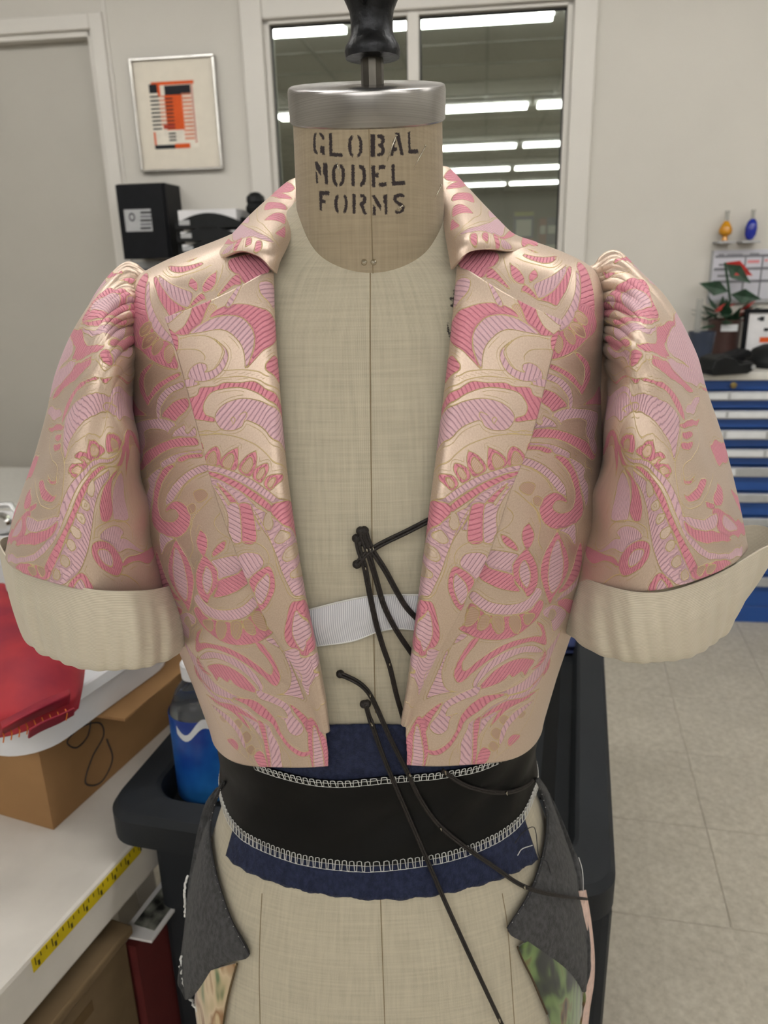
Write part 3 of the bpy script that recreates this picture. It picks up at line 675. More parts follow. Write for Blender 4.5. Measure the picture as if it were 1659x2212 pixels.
M_pic = mat('magazine_print', '#1c1f20', .5, var=.6, scale=40, col2='#8b8d84'); poly_prism('picture', [UB(-.062, bfar-.03, TAZ-.121), UB(-.028, bfar-.03, TAZ-.121), UB(-.028, bfar+.06, TAZ-.118), UB(-.062, bfar+.06, TAZ-.118)], (0, 0, .002), M_pic, t)
# chrome tin at the far left edge, on a white pack
p_ = at(10, 1225, 1.75); 
t = thing('white_carton', 'tall white carton at the left edge behind the red cloth', 'carton', (p_[0], p_[1], 0))
WPk = Frame((p_[0], p_[1], 0), R_(10)); box('case', WPk, -.32, .08, 0, .25, 0, p_[2]+.06, M_paper, t, bevel=.004); 
box('yellow_tab', WPk, .05, .075, -.004, .0, p_[2]-.03, p_[2]-.01, M_yel, t)
tp = p_[2]+.06
t = thing('chrome_clamp', 'shiny chrome clamp at the left edge on the white carton', 'clamp', WPk(.0, .1, tp))
cz = at(8, 1150, 1.82)
lathe('wheel', [(.0, -.012), (.022, -.012), (.028, -.006), (.028, .006), (.022, .012), (0, .012)], M_chrome, (cz[0]-.0, cz[1], tp+.029), t, n=28, axis=(0.2, 1, 0))
tube('arm', [(cz[0]-.06, cz[1], tp+.05), (cz[0]-.02, cz[1], tp+.075), (cz[0]+.03, cz[1], tp+.078), (cz[0]+.05, cz[1], tp+.04), (cz[0]+.05, cz[1], tp+.004)], .008, M_chrome, t)

# ================================================================ the dress form
X0 = -0.0115                            # its middle, a hair left of the camera
TZ = np.array([.50, .55, .62, .69, .76, .82, .87, .91, .95, 1.00, 1.05, 1.10, 1.15, 1.20, 1.25, 1.29, 1.32, 1.34, 1.355, 1.368, 1.385, 1.395])
TA = np.array([.180, .188, .199, .197, .184, .164, .146, .140, .144, .154, .166, .176, .182, .180, .176, .176, .176, .168, .134, .090, .055, .046])
TF_ = np.array([.128, .134, .137, .130, .118, .106, .097, .094, .096, .103, .111, .119, .123, .118, .106, .092, .079, .066, .0505, .044, .041, .039])
TB = np.array([.130, .135, .138, .134, .122, .108, .098, .094, .095, .100, .105, .110, .114, .115, .113, .106, .096, .086, .077, .070, .062, .051])
TY = np.array([.628]*13 + [.627, .626, .625, .624, .623, .622, .621, .620, .618])
def prof(z, A): return np.interp(z, TZ, A)
def _sm(A):                             # smooth the tables a little so that the sections flow
    zz = np.linspace(TZ[0], TZ[-1], 400); v = np.interp(zz, TZ, A)
    k = np.exp(-np.linspace(-2, 2, 13)**2); k /= k.sum()
    v2 = np.convolve(np.pad(v, 6, mode='edge'), k, 'valid'); return zz, v2
_zz, _A = _sm(TA); _, _F = _sm(TF_); _, _B = _sm(TB); _, _Y = _sm(TY)
def nexp(z): return np.interp(z, [1.30, 1.37], [2.25, 1.85])
def sect(z):
    return np.interp(z, _zz, _A), np.interp(z, _zz, _F), np.interp(z, _zz, _B), np.interp(z, _zz, _Y)
def body(th, z, off=0.):               # th 0 = centre front, + to the right
    a, f, b, y = sect(z); c, s = np.cos(th), np.sin(th); e = 2/nexp(z)
    x = X0 + (a+off)*np.sign(s)*np.abs(s)**e
    d = np.where(c > 0, f+off, b+off)
    return np.stack([x, y - d*np.sign(c)*np.abs(c)**e, z+0*x], -1)
def inside(P, off):
    a, f, b, y = sect(P[..., 2]); q = y - P[..., 1]
    d = np.where(q > 0, f+off, b+off)
    ne = nexp(P[..., 2])
    return np.abs((P[..., 0]-X0)/(a+off))**ne + np.abs(q/d)**ne - 1
_TT = np.linspace(.30, 1.15, 700)
def wrap(x, y, off=0.):                # photo point laid on the form's surface, off metres proud of it
    d = ray(x, y); P = CPOS + d*_TT[:, None]
    g = inside(P, off); i = np.argmax(g < 0)
    if g[i] >= 0: return P[np.argmin(g)]
    lo, hi = _TT[i-1], _TT[i]
    for _ in range(18):
        m_ = .5*(lo+hi)
        if inside(CPOS + d*m_, off) < 0: hi = m_
        else: lo = m_
    return CPOS + d*hi
def wrap_line(pts, n, off=0.):
    C_ = cr(pts, n); offs = np.broadcast_to(np.asarray(off, float), (n,))
    return np.array([wrap(p[0], p[1], o) for p, o in zip(C_, offs)])

def linen_mat(name, col, ink=False):
    m = bpy.data.materials.new(name); n, l, b = nodes_of(m)
    at_ = n.new('ShaderNodeAttribute'); at_.attribute_name = 'weave'
    def wave(rot, sc, dist):
        mp = n.new('ShaderNodeMapping'); mp.inputs['Rotation'].default_value = (0, 0, rot); l.new(at_.outputs['Vector'], mp.inputs[0])
        wv = n.new('ShaderNodeTexWave'); wv.inputs['Scale'].default_value = sc; wv.inputs['Distortion'].default_value = dist
        wv.inputs['Detail'].default_value = 2; wv.inputs['Detail Scale'].default_value = 2.0; l.new(mp.outputs[0], wv.inputs['Vector']); return wv
    w1_, w2_ = wave(0.03, 430, 1.5), wave(1.57+.03, 430, 1.5)
    ad = n.new('ShaderNodeMath'); ad.operation = 'MULTIPLY'; l.new(w1_.outputs['Fac'], ad.inputs[0]); l.new(w2_.outputs['Fac'], ad.inputs[1])
    slub = n.new('ShaderNodeTexNoise'); slub.inputs['Scale'].default_value = 1
    mp = n.new('ShaderNodeMapping'); mp.inputs['Scale'].default_value = (25, 420, 1); l.new(at_.outputs['Vector'], mp.inputs[0]); l.new(mp.outputs[0], slub.inputs['Vector'])
    slv = n.new('ShaderNodeTexNoise'); mp2 = n.new('ShaderNodeMapping'); mp2.inputs['Scale'].default_value = (420, 25, 1)
    l.new(at_.outputs['Vector'], mp2.inputs[0]); l.new(mp2.outputs[0], slv.inputs['Vector']); slv.inputs['Scale'].default_value = 1
    s2 = n.new('ShaderNodeMath'); s2.operation = 'ADD'; l.new(slub.outputs['Fac'], s2.inputs[0]); l.new(slv.outputs['Fac'], s2.inputs[1])
    mx = n.new('ShaderNodeMath'); mx.operation = 'MULTIPLY_ADD'; l.new(ad.outputs[0], mx.inputs[0]); mx.inputs[1].default_value = .42
    s3 = n.new('ShaderNodeMath'); s3.operation = 'MULTIPLY'; s3.inputs[1].default_value = .5; l.new(s2.outputs[0], s3.inputs[0]); l.new(s3.outputs[0], mx.inputs[2])
    rp = n.new('ShaderNodeValToRGB'); e = rp.color_ramp.elements; c = lin(col)
    e[0].position = .22; e[0].color = (*[x*.73 for x in c], 1); e[1].position = .82; e[1].color = (*[min(1, x*1.17) for x in c], 1)
    l.new(mx.outputs[0], rp.inputs[0]); colr = rp.outputs[0]
    at2 = n.new('ShaderNodeAttribute'); at2.attribute_name = 'ink'
    fr = n.new('ShaderNodeTexNoise'); fr.inputs['Scale'].default_value = 900; l.new(at_.outputs['Vector'], fr.inputs['Vector'])
    ed = n.new('ShaderNodeMath'); ed.operation = 'MULTIPLY_ADD'; ed.inputs[1].default_value = .0016; ed.inputs[2].default_value = -.0008; l.new(fr.outputs['Fac'], ed.inputs[0])
    ls = n.new('ShaderNodeMath'); ls.operation = 'ADD'; l.new(at2.outputs['Fac'], ls.inputs[0]); l.new(ed.outputs[0], ls.inputs[1])
    mr = n.new('ShaderNodeMapRange'); mr.inputs[1].default_value = -.0002; mr.inputs[2].default_value = .0004; mr.inputs[3].default_value = .94; mr.inputs[4].default_value = 0
    l.new(ls.outputs[0], mr.inputs[0])
    m2 = n.new('ShaderNodeMix'); m2.data_type = 'RGBA'; l.new(mr.outputs[0], m2.inputs[0]); l.new(colr, m2.inputs[6]); m2.inputs[7].default_value = (*lin('#231c26'), 1)
    l.new(m2.outputs[2], b.inputs['Base Color'])
    b.inputs['Roughness'].default_value = .8; b.inputs['Specular IOR Level'].default_value = .25; b.inputs['Sheen Weight'].default_value = .15
    bp = n.new('ShaderNodeBump'); bp.inputs['Strength'].default_value = .35; bp.inputs['Distance'].default_value = .0006
    l.new(mx.outputs[0], bp.inputs['Height']); l.new(bp.outputs[0], b.inputs['Normal'])
    return m
M_linen = linen_mat('natural_linen', '#bcb4a0'); M_linen2 = linen_mat('neck_linen', '#a4967f')
M_seam = mat('seam_thread', '#8d7d63', .8)
M_iron = mat('cast_iron', '#2b2c2f', .42, metal=.75, var=.5, scale=60, bump=.5, bscale=140)
M_steel = mat('dull_steel_rod', '#5b5852', .35, metal=.9, var=.25, scale=50)
def alu_mat():
    m = bpy.data.materials.new('spun_aluminium'); n, l, b = nodes_of(m)
    tc = n.new('ShaderNodeTexCoord'); mp = n.new('ShaderNodeMapping'); mp.inputs['Scale'].default_value = (2, 2, 1500)
    nz = n.new('ShaderNodeTexNoise'); nz.inputs['Scale'].default_value = 1; nz.inputs['Detail'].default_value = 3
    l.new(tc.outputs['Object'], mp.inputs[0]); l.new(mp.outputs[0], nz.inputs['Vector'])
    rp = n.new('ShaderNodeValToRGB'); rp.color_ramp.elements[0].position = .3; rp.color_ramp.elements[1].position = .7
    rp.color_ramp.elements[0].color = (*lin('#a19e9d'), 1); rp.color_ramp.elements[1].color = (*lin('#bab8b7'), 1)
    l.new(nz.outputs['Fac'], rp.inputs[0]); l.new(rp.outputs[0], b.inputs['Base Color'])
    b.inputs['Metallic'].default_value = 1; b.inputs['Roughness'].default_value = .27
    b.inputs['Anisotropic'].default_value = .5
    return m
M_alu = alu_mat()

form = thing('dress_form', 'linen-covered dress form with a metal neck cap, wearing the pink jacket', 'dress form', (X0, .62, 0))
# --- stencilled letters and pen marks as signed distances (metres) on the cloth
def sd_poly(P, poly):                   # P [n,2], poly [m,2] -> signed distance, inside negative
    A = poly; B = np.roll(poly, -1, 0); d = np.full(len(P), 1e9); ins = np.zeros(len(P), bool)
    for a, b in zip(A, B):
        e = b-a; w_ = P-a; t = np.clip((w_ @ e)/(e @ e + 1e-15), 0, 1)
        q = w_ - t[:, None]*e; d = np.minimum(d, (q*q).sum(1))
        c = (a[1] > P[:, 1]) != (b[1] > P[:, 1])
        if c.any():
            xx = a[0] + (P[:, 1]-a[1])/(b[1]-a[1]+1e-15)*(b[0]-a[0]); ins ^= c & (P[:, 0] < xx)
    d = np.sqrt(d); return np.where(ins, -d, d)
def sd_stroke(P, line, wd):
    d = np.full(len(P), 1e9)
    for a, b in zip(line[:-1], line[1:]):
        e = b-a; w_ = P-a; t = np.clip((w_ @ e)/(e @ e + 1e-15), 0, 1); q = w_ - t[:, None]*e; d = np.minimum(d, (q*q).sum(1))
    return np.sqrt(d) - wd
# torso
NT, NZ = 400, 520
th = np.linspace(-math.pi, math.pi, NT, endpoint=False)
zs = np.concatenate([np.linspace(.50, 1.30, 380), np.linspace(1.302, 1.392, 140)])
TH, ZZ = np.meshgrid(th, zs)
G = body(TH, ZZ, 0.)
Wv = np.stack([TH*.15, ZZ, 0*ZZ], -1)
inkT = np.full(TH.shape, .02)
# pen marks beside the lapel, laid on the cloth (angle*0.15 m, height)
def onbody(x, y):
    p = wrap(x, y); t_ = np.linspace(0, 1.5, 600); k = np.argmin(np.abs(body(t_, np.full(600, p[2]))[:, 0]-p[0])); return np.array([t_[k]*.15, p[2]])
PEN = [[(983, 622), (982, 660), (983, 675)], [(994, 618), (989, 668)], [(973, 646), (1000, 640)], [(975, 660), (1000, 655)], [(969, 697), (969, 715), (974, 730), (982, 731), (986, 722)]]
sel = (TH > .1) & (TH < .9) & (ZZ > 1.2) & (ZZ < 1.36)
PP = np.stack([TH[sel]*.15, ZZ[sel]], 1); dmin = np.full(len(PP), .02)
for st in PEN: dmin = np.minimum(dmin, sd_stroke(PP, np.array([onbody(*q) for q in st]), .0008))
inkT[sel] = dmin
torso = grid('torso', G, M_linen, form, closed=True, attrs={'weave': Wv, 'ink': inkT}, flip=True)
def rib(pts, n, off, r, m=M_seam, name='seam', par=form):
    return tube(name, wrap_line(pts, n, off), r, m, par, n=5)
rib([(800, 590), (800, 800), (803, 1100), (806, 1300), (811, 1540)], 40, .0002, .00045)
rib([(822, 1940), (826, 2060), (832, 2230)], 16, .0002, .00045)
rib([(566, 1930), (562, 2010), (560, 2100), (562, 2220)], 16, .0002, .0004)
rib([(1085, 1930), (1096, 2000), (1104, 2100), (1112, 2220)], 16, .0002, .0004)
# neck: a slightly leaning drum
NC = at(793, 223, .600)                 # centre of the cap
NR = .0525
lean = np.array([0, -math.tan(R_(7)), 1.0])
def neckpt(t, s): # t angle from front, s 0 base .. 1 top
    zb = 1.318 + .055*(1-np.cos(t))*.5*1.15   # bottom follows the slanted neckline
    zt = NC[2] - .008 + .0*t + .0125*(-np.cos(t))
    z = zb + (zt-zb)*s
    cx = NC[0] + (z-NC[2])*.0; cy = NC[1] + (NC[2]-z)*math.tan(R_(7))
    rad = NR + .0022*(1-s)**2 + .0015*(1-s)
    return np.stack([cx + rad*np.sin(t), cy - rad*np.cos(t), z], -1)
tn = np.linspace(-math.pi, math.pi, 420, endpoint=False); sn = np.linspace(0, 1, 190)
TN, SN = np.meshgrid(tn, sn); GN = neckpt(TN, SN)
# letters drawn in photo units of the neck panel, then laid round the drum
LET = {}
def L(name, polys): LET[name] = polys
L('G1', [[(368,205),(378,185),(394,178),(394,198),(387,215),(388,320),(405,345),(404,362),(386,352),(372,335),(368,300)],
         [(420,180),(440,186),(456,210),(460,238),(441,238),(438,215),(420,200)], [(428,290),(462,295),(465,362),(446,362),(442,345),(428,348)]])
L('L1', [[(500,183),(524,183),(528,345),(616,352),(614,382),(505,374)]])
L('O1', [[(702,200),(684,208),(668,235),(662,285),(668,340),(684,372),(702,382),(704,362),(690,335),(688,250),(702,222)],
         [(742,200),(762,208),(778,240),(782,290),(778,345),(762,374),(742,386),(740,366),(756,338),(758,250),(742,222)]])
L('B1', [[(852,192),(888,194),(888,380),(850,378)], [(908,194),(944,194),(966,210),(972,245),(956,282),(972,318),(968,352),(946,374),(908,376),(908,352),(936,345),(944,322),(936,300),(914,294),(914,276),(936,268),(942,240),(932,222),(908,220)]])
L('A1', [[(1058,180),(1092,180),(1128,366),(1102,364),(1094,318)], [(1046,230),(1062,250),(1048,300),(1070,302),(1070,328),(1044,338),(1040,372),(1020,372),(1032,300)]])
L('L2', [[(1166,172),(1184,170),(1186,320),(1252,318),(1254,350),(1172,354)]])
L('M2', [[(382,424),(402,420),(434,470),(436,540),(392,480)], [(452,432),(486,430),(496,610),(470,610),(466,545),(452,520)], [(388,500),(402,510),(414,600),(396,602)]])
L('O2', [[(570,440),(548,448),(532,480),(526,530),(532,580),(548,615),(570,630),(572,608),(556,578),(554,490),(570,464)],
         [(592,440),(614,448),(630,480),(636,530),(632,585),(614,618),(592,630),(592,606),(608,578),(610,490),(592,466)]])
L('D2', [[(690,446),(716,448),(718,628),(692,624)], [(756,448),(790,452),(808,490),(812,560),(800,612),(766,634),(762,608),(780,585),(786,540),(780,490),(756,474)]])
L('E2', [[(858,452),(888,454),(888,520),(916,512),(918,552),(888,550),(888,634),(864,634)], [(920,452),(972,448),(974,480),(920,486)], [(922,598),(980,594),(982,626),(924,632)]])
L('L3', [[(1026,446),(1050,442),(1054,586),(1136,582),(1138,612),(1030,622)]])
L('F3', [[(422,666),(508,668),(508,700),(450,700),(450,738),(476,742),(476,770),(446,768),(448,828),(432,826)]])
L('O3', [[(580,694),(562,706),(552,750),(554,800),(566,840),(584,852),(584,828),(578,800),(576,740),(584,716)],
         [(632,694),(648,706),(660,750),(658,805),(646,842),(628,856),(626,834),(638,800),(638,742),(628,716)]])
L('R3', [[(700,692),(726,692),(724,858),(704,856)], [(764,692),(796,696),(816,720),(814,760),(790,784),(818,856),(798,866),(762,780),(762,762),(788,748),(790,722),(764,714)]])
L('M3', [[(862,706),(882,698),(924,760),(938,790),(936,830),(900,780)], [(956,700),(988,694),(988,862),(970,860),(966,770),(956,760)], [(872,782),(892,800),(890,864),(868,868)]])
L('S3', [[(1068,692),(1110,686),(1134,706),(1128,722),(1098,712),(1070,720),(1062,744),(1048,752),(1038,732),(1044,706)], [(1046,748),(1062,744),(1114,772),(1134,800),(1126,832),(1098,852),(1066,858),(1050,840),(1054,828),(1090,836),(1110,816),(1100,796),(1066,776)]])
def onneck(cx_, cy_):                   # crop units (x 3.858 from 580,240) -> drum coordinates
    x, y = 580 + cx_/3.858, 240 + cy_/3.858
    d = ray(x, y)
    best = None
    lo, hi = .4, .62
    tt = np.linspace(.45, .66, 400); P = CPOS + d*tt[:, None]
    cy2 = NC[1] + (NC[2]-P[:, 2])*math.tan(R_(7))
    g = np.hypot(P[:, 0]-NC[0], P[:, 1]-cy2) - NR - .001; i = int(np.argmax(g < 0))
    p = P[i]; cyy = NC[1] + (NC[2]-p[2])*math.tan(R_(7))
    return np.array([math.atan2(p[0]-NC[0], cyy-p[1])*NR, p[2]])
selN = (np.abs(TN) < 1.25)
PN = np.stack([TN[selN]*NR, GN[..., 2][selN]], 1); dN = np.full(len(PN), .02)
for nm, polys in LET.items():
    for pl in polys:
        q = np.array([onneck(*p) for p in pl])
        bb0, bb1 = q.min(0)-.003, q.max(0)+.003
        k = ((PN > bb0) & (PN < bb1)).all(1)
        if k.any(): dN[k] = np.minimum(dN[k], sd_poly(PN[k], q))
inkN = np.full(TN.shape, .02); inkN[selN] = dN
neck = grid('neck', GN, M_linen2, form, closed=True, attrs={'weave': np.stack([TN*NR, GN[..., 2], 0*TN], -1), 'ink': inkN}, flip=True)
V, F = tube_v(neckpt(np.linspace(-1.9, 1.9, 70), np.zeros(70)) + np.array([0, -.0004, 0]), .0007, 5); mesh('neck_seam', V, F, M_seam, form, smooth=True)
V, F = tube_v([neckpt(np.array(0.02), np.array(s_)) + np.array([0, -.0001, 0]) for s_ in np.linspace(0, 1, 20)], .0004, 5); mesh('seam', V, F, M_seam, form, smooth=True)
# metal cap, tipped forward like the neckline
capn = np.array([0, -math.sin(R_(14)), math.cos(R_(14))])
hc = .0225
cap0 = NC - capn*hc*.5
lathe('neck_cap', [(.0538, 0), (.0548, .0012), (.0548, hc-.003), (.0540, hc-.0008), (.0525, hc), (.012, hc+.0004), (.0, hc+.0004)], M_alu, cap0, form, n=96, axis=capn)
# post, set screw and cast knob
pc = NC + capn*hc*.5 + np.array([.0042, 0, 0])
lathe('post', [(.0078, -.004), (.0078, .045)], M_steel, pc, form, n=10, smooth=False)
kz = at(800, 128, pc[1])[2] - pc[2]
kn = [(.0085, kz), (.0185, kz+.0005), (.0192, kz+.004), (.0185, kz+.0075), (.0165, kz+.0105), (.0145, kz+.0145), (.0142, kz+.019), (.0145, kz+.025), (.0150, kz+.0285), (.0175, kz+.034), (.0205, kz+.040), (.0215, kz+.047), (.0205, kz+.055), (.016, kz+.062), (.008, kz+.067), (.0, kz+.068)]
knob = lathe('knob', kn, M_iron, pc + np.array([.0005, 0, 0]), form, n=40)
scp = pc + np.array([-.0045, -.0150, kz+.033])
lathe('set_screw', [(.0052, 0), (.0052, .008), (.004, .009)], M_iron, scp, knob, n=4, axis=(-.15, -1, .1), smooth=False)
# stand pole and foot (below the picture)
lathe('stand_pole', [(.018, .03), (.018, .52)], M_steel, (X0, .628, 0), form, n=16)
lathe('stand_foot', [(.12, 0), (.12, .012), (.03, .03), (.018, .05)], M_iron, (X0, .628, 0), form, n=40)

# pins in the neck
M_pin = mat('pin_steel', '#c9c5b8', .2, metal=1, var=.1)
def pin(p0, p1, label, proud=.0012, r=.00038, head=.0009):
    def nk(x, y, o): 
        q = onneck((x-580)*3.858, (y-240)*3.858); t_ = q[0]/NR; c_ = NC[1] + (NC[2]-q[1])*math.tan(R_(7))
        return np.array([NC[0] + (NR+o)*math.sin(t_), c_ - (NR+o)*math.cos(t_), q[1]])
    a, b = nk(*p0, proud+.003), nk(*p1, -.0005)
    t = thing('straight_pin', label, 'pin', b, 'pins stuck in the neck')
    V, F = tube_v([a, .5*(a+b), b], r, 6); mesh('shaft', V, F, M_pin, t, smooth=True)
    V, F = lathe_v([(0, 0), (head, .0002), (head, .0006), (0, .0009)], 10, a, (a-b)); mesh('head', V, F, M_pin, t, smooth=True)
pin((852, 295), (834, 356), 'long straight pin stuck slantwise across the stencilled letter A')
pin((911, 317), (890, 376), 'long straight pin stuck at the end of the top stencilled line')
pin((943, 402), (938, 440), 'bright straight pin near the right edge of the neck')
pin((864, 446), (854, 456), 'short bright pin end beside the stencilled letter S', r=.0005)
pin((730, 354), (736, 386), 'straight pin stuck through the stencilled letter O of the second line', proud=-.001)
for k, (x, y) in enumerate(((787, 566), (807, 566))):
    p = wrap(x, y, .0035); tt0 = (x-797)*.0003/NR; q0 = neckpt(np.array(tt0), np.array(.06)); p = np.array([p[0], q0[1]-.0012, p[2]])
    V, F = lathe_v([(0, -.0024), (.0017, -.0017), (.0024, 0), (.0017, .0017), (0, .0024)], 14, p, (0, -1, .1))
    tag(mesh('ball_pin', V, F, M_pin, None, smooth=True), ('silver ball-headed pin on the left of the centre neck seam', 'silver ball-headed pin on the right of the centre neck seam')[k], 'pin')

# ================================================================ the jacket
jacket = thing('cropped_jacket', 'pink and cream brocade cropped jacket with puff sleeves and turned-up cream cuffs', 'jacket', (X0, .62, 0))
J = .009                                # how far the cloth stands off the form
def px_curve(pts, n=60): return cr(pts, n)
def edge_x(curve):                      # x of a photo curve as a function of y
    c = np.array(curve); i = np.argsort(c[:, 1]); return lambda y: np.interp(y, c[i, 1], c[i, 0])
FOLD_L = [(586, 470), (584, 600), (590, 760), (605, 950), (625, 1130), (650, 1280), (688, 1440), (704, 1580), (716, 1668)]
FOLD_R = [(985, 470), (990, 560), (984, 700), (961, 900), (936, 1100), (911, 1300), (886, 1480), (874, 1560), (877, 1668)]
def panel_front(side, fold, nz=300, nt=210):
    ex = edge_x(px_curve(fold)); zz = np.linspace(1.378, .942, nz)
    out = np.zeros((nz, nt, 3)); ts = np.linspace(0, 1.9, 700)
    for i, z in enumerate(zz):
        P = body(side*ts, np.full(700, z), J); q = project(P)
        g = (q[:, 0] - ex(q[:, 1]))*side
        k = int(np.argmax(g > 0)); t0 = ts[k]
        t = t0 + (1.72 - t0)*np.linspace(0, 1, nt)**1.0
        # the hem dips a little toward the side seams
        f = i/(nz-1); zdip = (.966 - .942)
        zt = z + zdip*(f**3)*np.clip(1 - (t-t0)/1.0, 0, 1)**1.3
        out[i] = body(side*t, zt, J)
        # soft ripples of the cloth
        out[i, :, 1] -= .0012*np.sin(t*9 + z*14)*np.clip((t-t0)*3, 0, 1)
    return out
def panel_back(nz=90, nt=90):
    zz = np.linspace(1.378, .942, nz); t = np.linspace(1.70, 2*math.pi-1.70, nt)
    T2, Z2 = np.meshgrid(t, zz); return body(T2, Z2, J-.0004)
# lapels, outer edge -> fold, photo points laid over the front
LAP_OUT_L = [(362, 688), (384, 752), (412, 850), (440, 955), (468, 1060), (512, 1185), (560, 1300), (618, 1400), (668, 1495), (697, 1575)]
LAP_FOLD_L = [(584, 588), (586, 690), (594, 810), (605, 950), (617, 1060), (634, 1180), (653, 1292), (676, 1400), (694, 1495), (705, 1580)]
LAP_OUT_R = [(1209, 694), (1192, 752), (1168, 850), (1140, 955), (1098, 1060), (1056, 1185), (1000, 1300), (946, 1400), (900, 1495), (876, 1560)]
LAP_FOLD_R = [(994, 578), (985, 690), (972, 810), (955, 950), (941, 1060), (926, 1180), (912, 1292), (898, 1400), (885, 1495), (873, 1565)]
def lapel(side, out, fold, nr=260, nc=84):
    O, Fd = cr(out, nr), cr(fold, nr); s = np.linspace(0, 1, nc); G_ = np.zeros((nr, nc, 3))
    for i in range(nr):
        v = i/(nr-1)
        for j in range(0, nc):
            q = O[i] + (Fd[i]-O[i])*s[j]
            if i < 40: q = q + np.array([0, 10*math.sin(math.pi*s[j])*(1-i/40)])   # soft scoop of the top edge
            off = J + .0082 + .0030*math.sin(math.pi*min(1, s[j]*.62))*(1-.4*v)
            if s[j] > .93:
                u_ = (s[j]-.93)/.07; off -= .0075*u_**2.2
            G_[i, j] = wrap(q[0], q[1], off)
    return G_
# coarse wrap is enough: build every lapel from a quarter grid
def lapel_fast(side, out, fold, nr=260, nc=84):
    g = lapel(side, cr(out, len(out)), fold, 66, 30) if False else None
    O, Fd = cr(out, 56), cr(fold, 56); s = np.linspace(0, 1, 30); G_ = np.zeros((56, 30, 3))
    for i in range(56):
        v = i/55
        for j in range(30):
            q = O[i] + (Fd[i]-O[i])*s[j]
            if i < 9: q = q + np.array([0, 9*math.sin(math.pi*s[j])*(1-i/9)])
            off = J + .0082 + .0030*math.sin(math.pi*min(1, s[j]*.62))*(1-.4*v)
            if s[j] > .9: off -= .008*((s[j]-.9)/.1)**2.2
            G_[i, j] = wrap(q[0], q[1], off)
    return net(G_, nr, nc)
def P3(rows): return np.array([[at(*p) for p in r] for r in rows])
# collar leaves: rows from the roll line (along the neck) to the outer edge
COL_L = P3([
    [(646, 392, .668), (640, 440, .640), (634, 485, .607), (618, 528, .575), (600, 562, .556), (592, 590, .552)],
    [(640, 390, .668), (630, 440, .632), (618, 484, .594), (602, 524, .563), (590, 552, .546), (581, 578, .543)],
    [(626, 396, .668), (604, 440, .628), (585, 480, .590), (570, 515, .562), (562, 540, .548), (560, 556, .545)],
    [(606, 412, .668), (572, 448, .632), (548, 482, .600), (528, 514, .576), (520, 532, .565), (522, 545, .560)],
    [(586, 430, .668), (545, 468, .640), (512, 505, .612), (485, 534, .594), (474, 550, .585), (480, 560, .578)],
    [(566, 450, .668), (520, 496, .648), (486, 530, .626), (454, 552, .612), (438, 564, .604), (444, 572, .598)]])
COL_R = P3([
    [(948, 368, .668), (954, 420, .640), (960, 470, .607), (968, 515, .575), (975, 552, .556), (980, 582, .552)],
    [(956, 364, .668), (966, 418, .632), (976, 468, .594), (984, 508, .563), (992, 536, .546), (996, 562, .543)],
    [(968, 368, .668), (992, 418, .628), (1008, 464, .590), (1016, 500, .562), (1018, 522, .548), (1016, 544, .545)],
    [(984, 384, .668), (1022, 430, .632), (1046, 470, .600), (1062, 504, .576), (1066, 524, .565), (1058, 540, .560)],
    [(1002, 404, .668), (1048, 454, .640), (1080, 492, .612), (1106, 518, .594), (1114, 532, .585), (1104, 545, .578)],
    [(1020, 424, .668), (1072, 478, .648), (1106, 510, .626), (1142, 524, .612), (1158, 530, .604), (1150, 540, .598)]])
def collar(c, nr=110, nc=120): return net(c, nr, nc)
# sleeves: columns round the arm (top, top-front, front, low front, underarm, and the hidden back), rows from armhole to hem
SL_L = [  # (px, py, Y) per column
    [(306, 590, .628), (262, 590, .626), (218, 626, .622), (172, 700, .618), (132, 800, .612), (112, 890, .606), (78, 1000, .600), (36, 1110, .596), (14, 1196, .594)],
    [(298, 625, .594), (252, 628, .578), (205, 668, .566), (164, 735, .560), (132, 825, .556), (110, 925, .548), (82, 1020, .540), (48, 1120, .532), (34, 1228, .528)],
    [(294, 690, .562), (262, 696, .540), (228, 726, .522), (198, 790, .512), (176, 870, .508), (158, 960, .502), (138, 1050, .496), (118, 1150, .492), (110, 1256, .490)],
    [(291, 790, .546), (276, 800, .528), (254, 830, .514), (236, 880, .506), (224, 940, .502), (214, 1010, .500), (205, 1090, .496), (200, 1180, .492), (200, 1276, .490)],
    [(296, 920, .556), (290, 930, .540), (280, 955, .526), (272, 985, .518), (266, 1030, .514), (264, 1080, .512), (264, 1140, .510), (266, 1210, .508), (270, 1280, .506)],
    [(312, 1030, .576), (312, 1040, .566), (310, 1058, .556), (308, 1080, .548), (308, 1110, .544), (312, 1145, .542), (318, 1185, .540), (326, 1230, .540), (334, 1282, .540)],
    [(330, 1075, .618), (336, 1085, .612), (342, 1100, .606), (346, 1118, .602), (350, 1140, .600), (352, 1170, .598), (354, 1205, .596), (358, 1240, .596), (362, 1280, .596)],
    [(330, 1000, .668), (320, 1005, .676), (316, 1020, .680), (314, 1050, .682), (312, 1085, .682), (310, 1120, .682), (308, 1160, .680), (304, 1200, .680), (300, 1240, .680)],
    [(320, 800, .690), (290, 800, .704), (262, 830, .710), (240, 880, .712), (222, 940, .712), (206, 1000, .710), (192, 1060, .706), (180, 1130, .702), (170, 1200, .700)],
    [(314, 650, .676), (272, 655, .684), (230, 690, .688), (190, 760, .688), (156, 845, .684), (134, 930, .678), (106, 1015, .668), (70, 1100, .660), (50, 1185, .656)]]
def mirror_px(col, cx=799.5, dx=0): return [(2*cx - x + dx, y, Y) for x, y, Y in col]
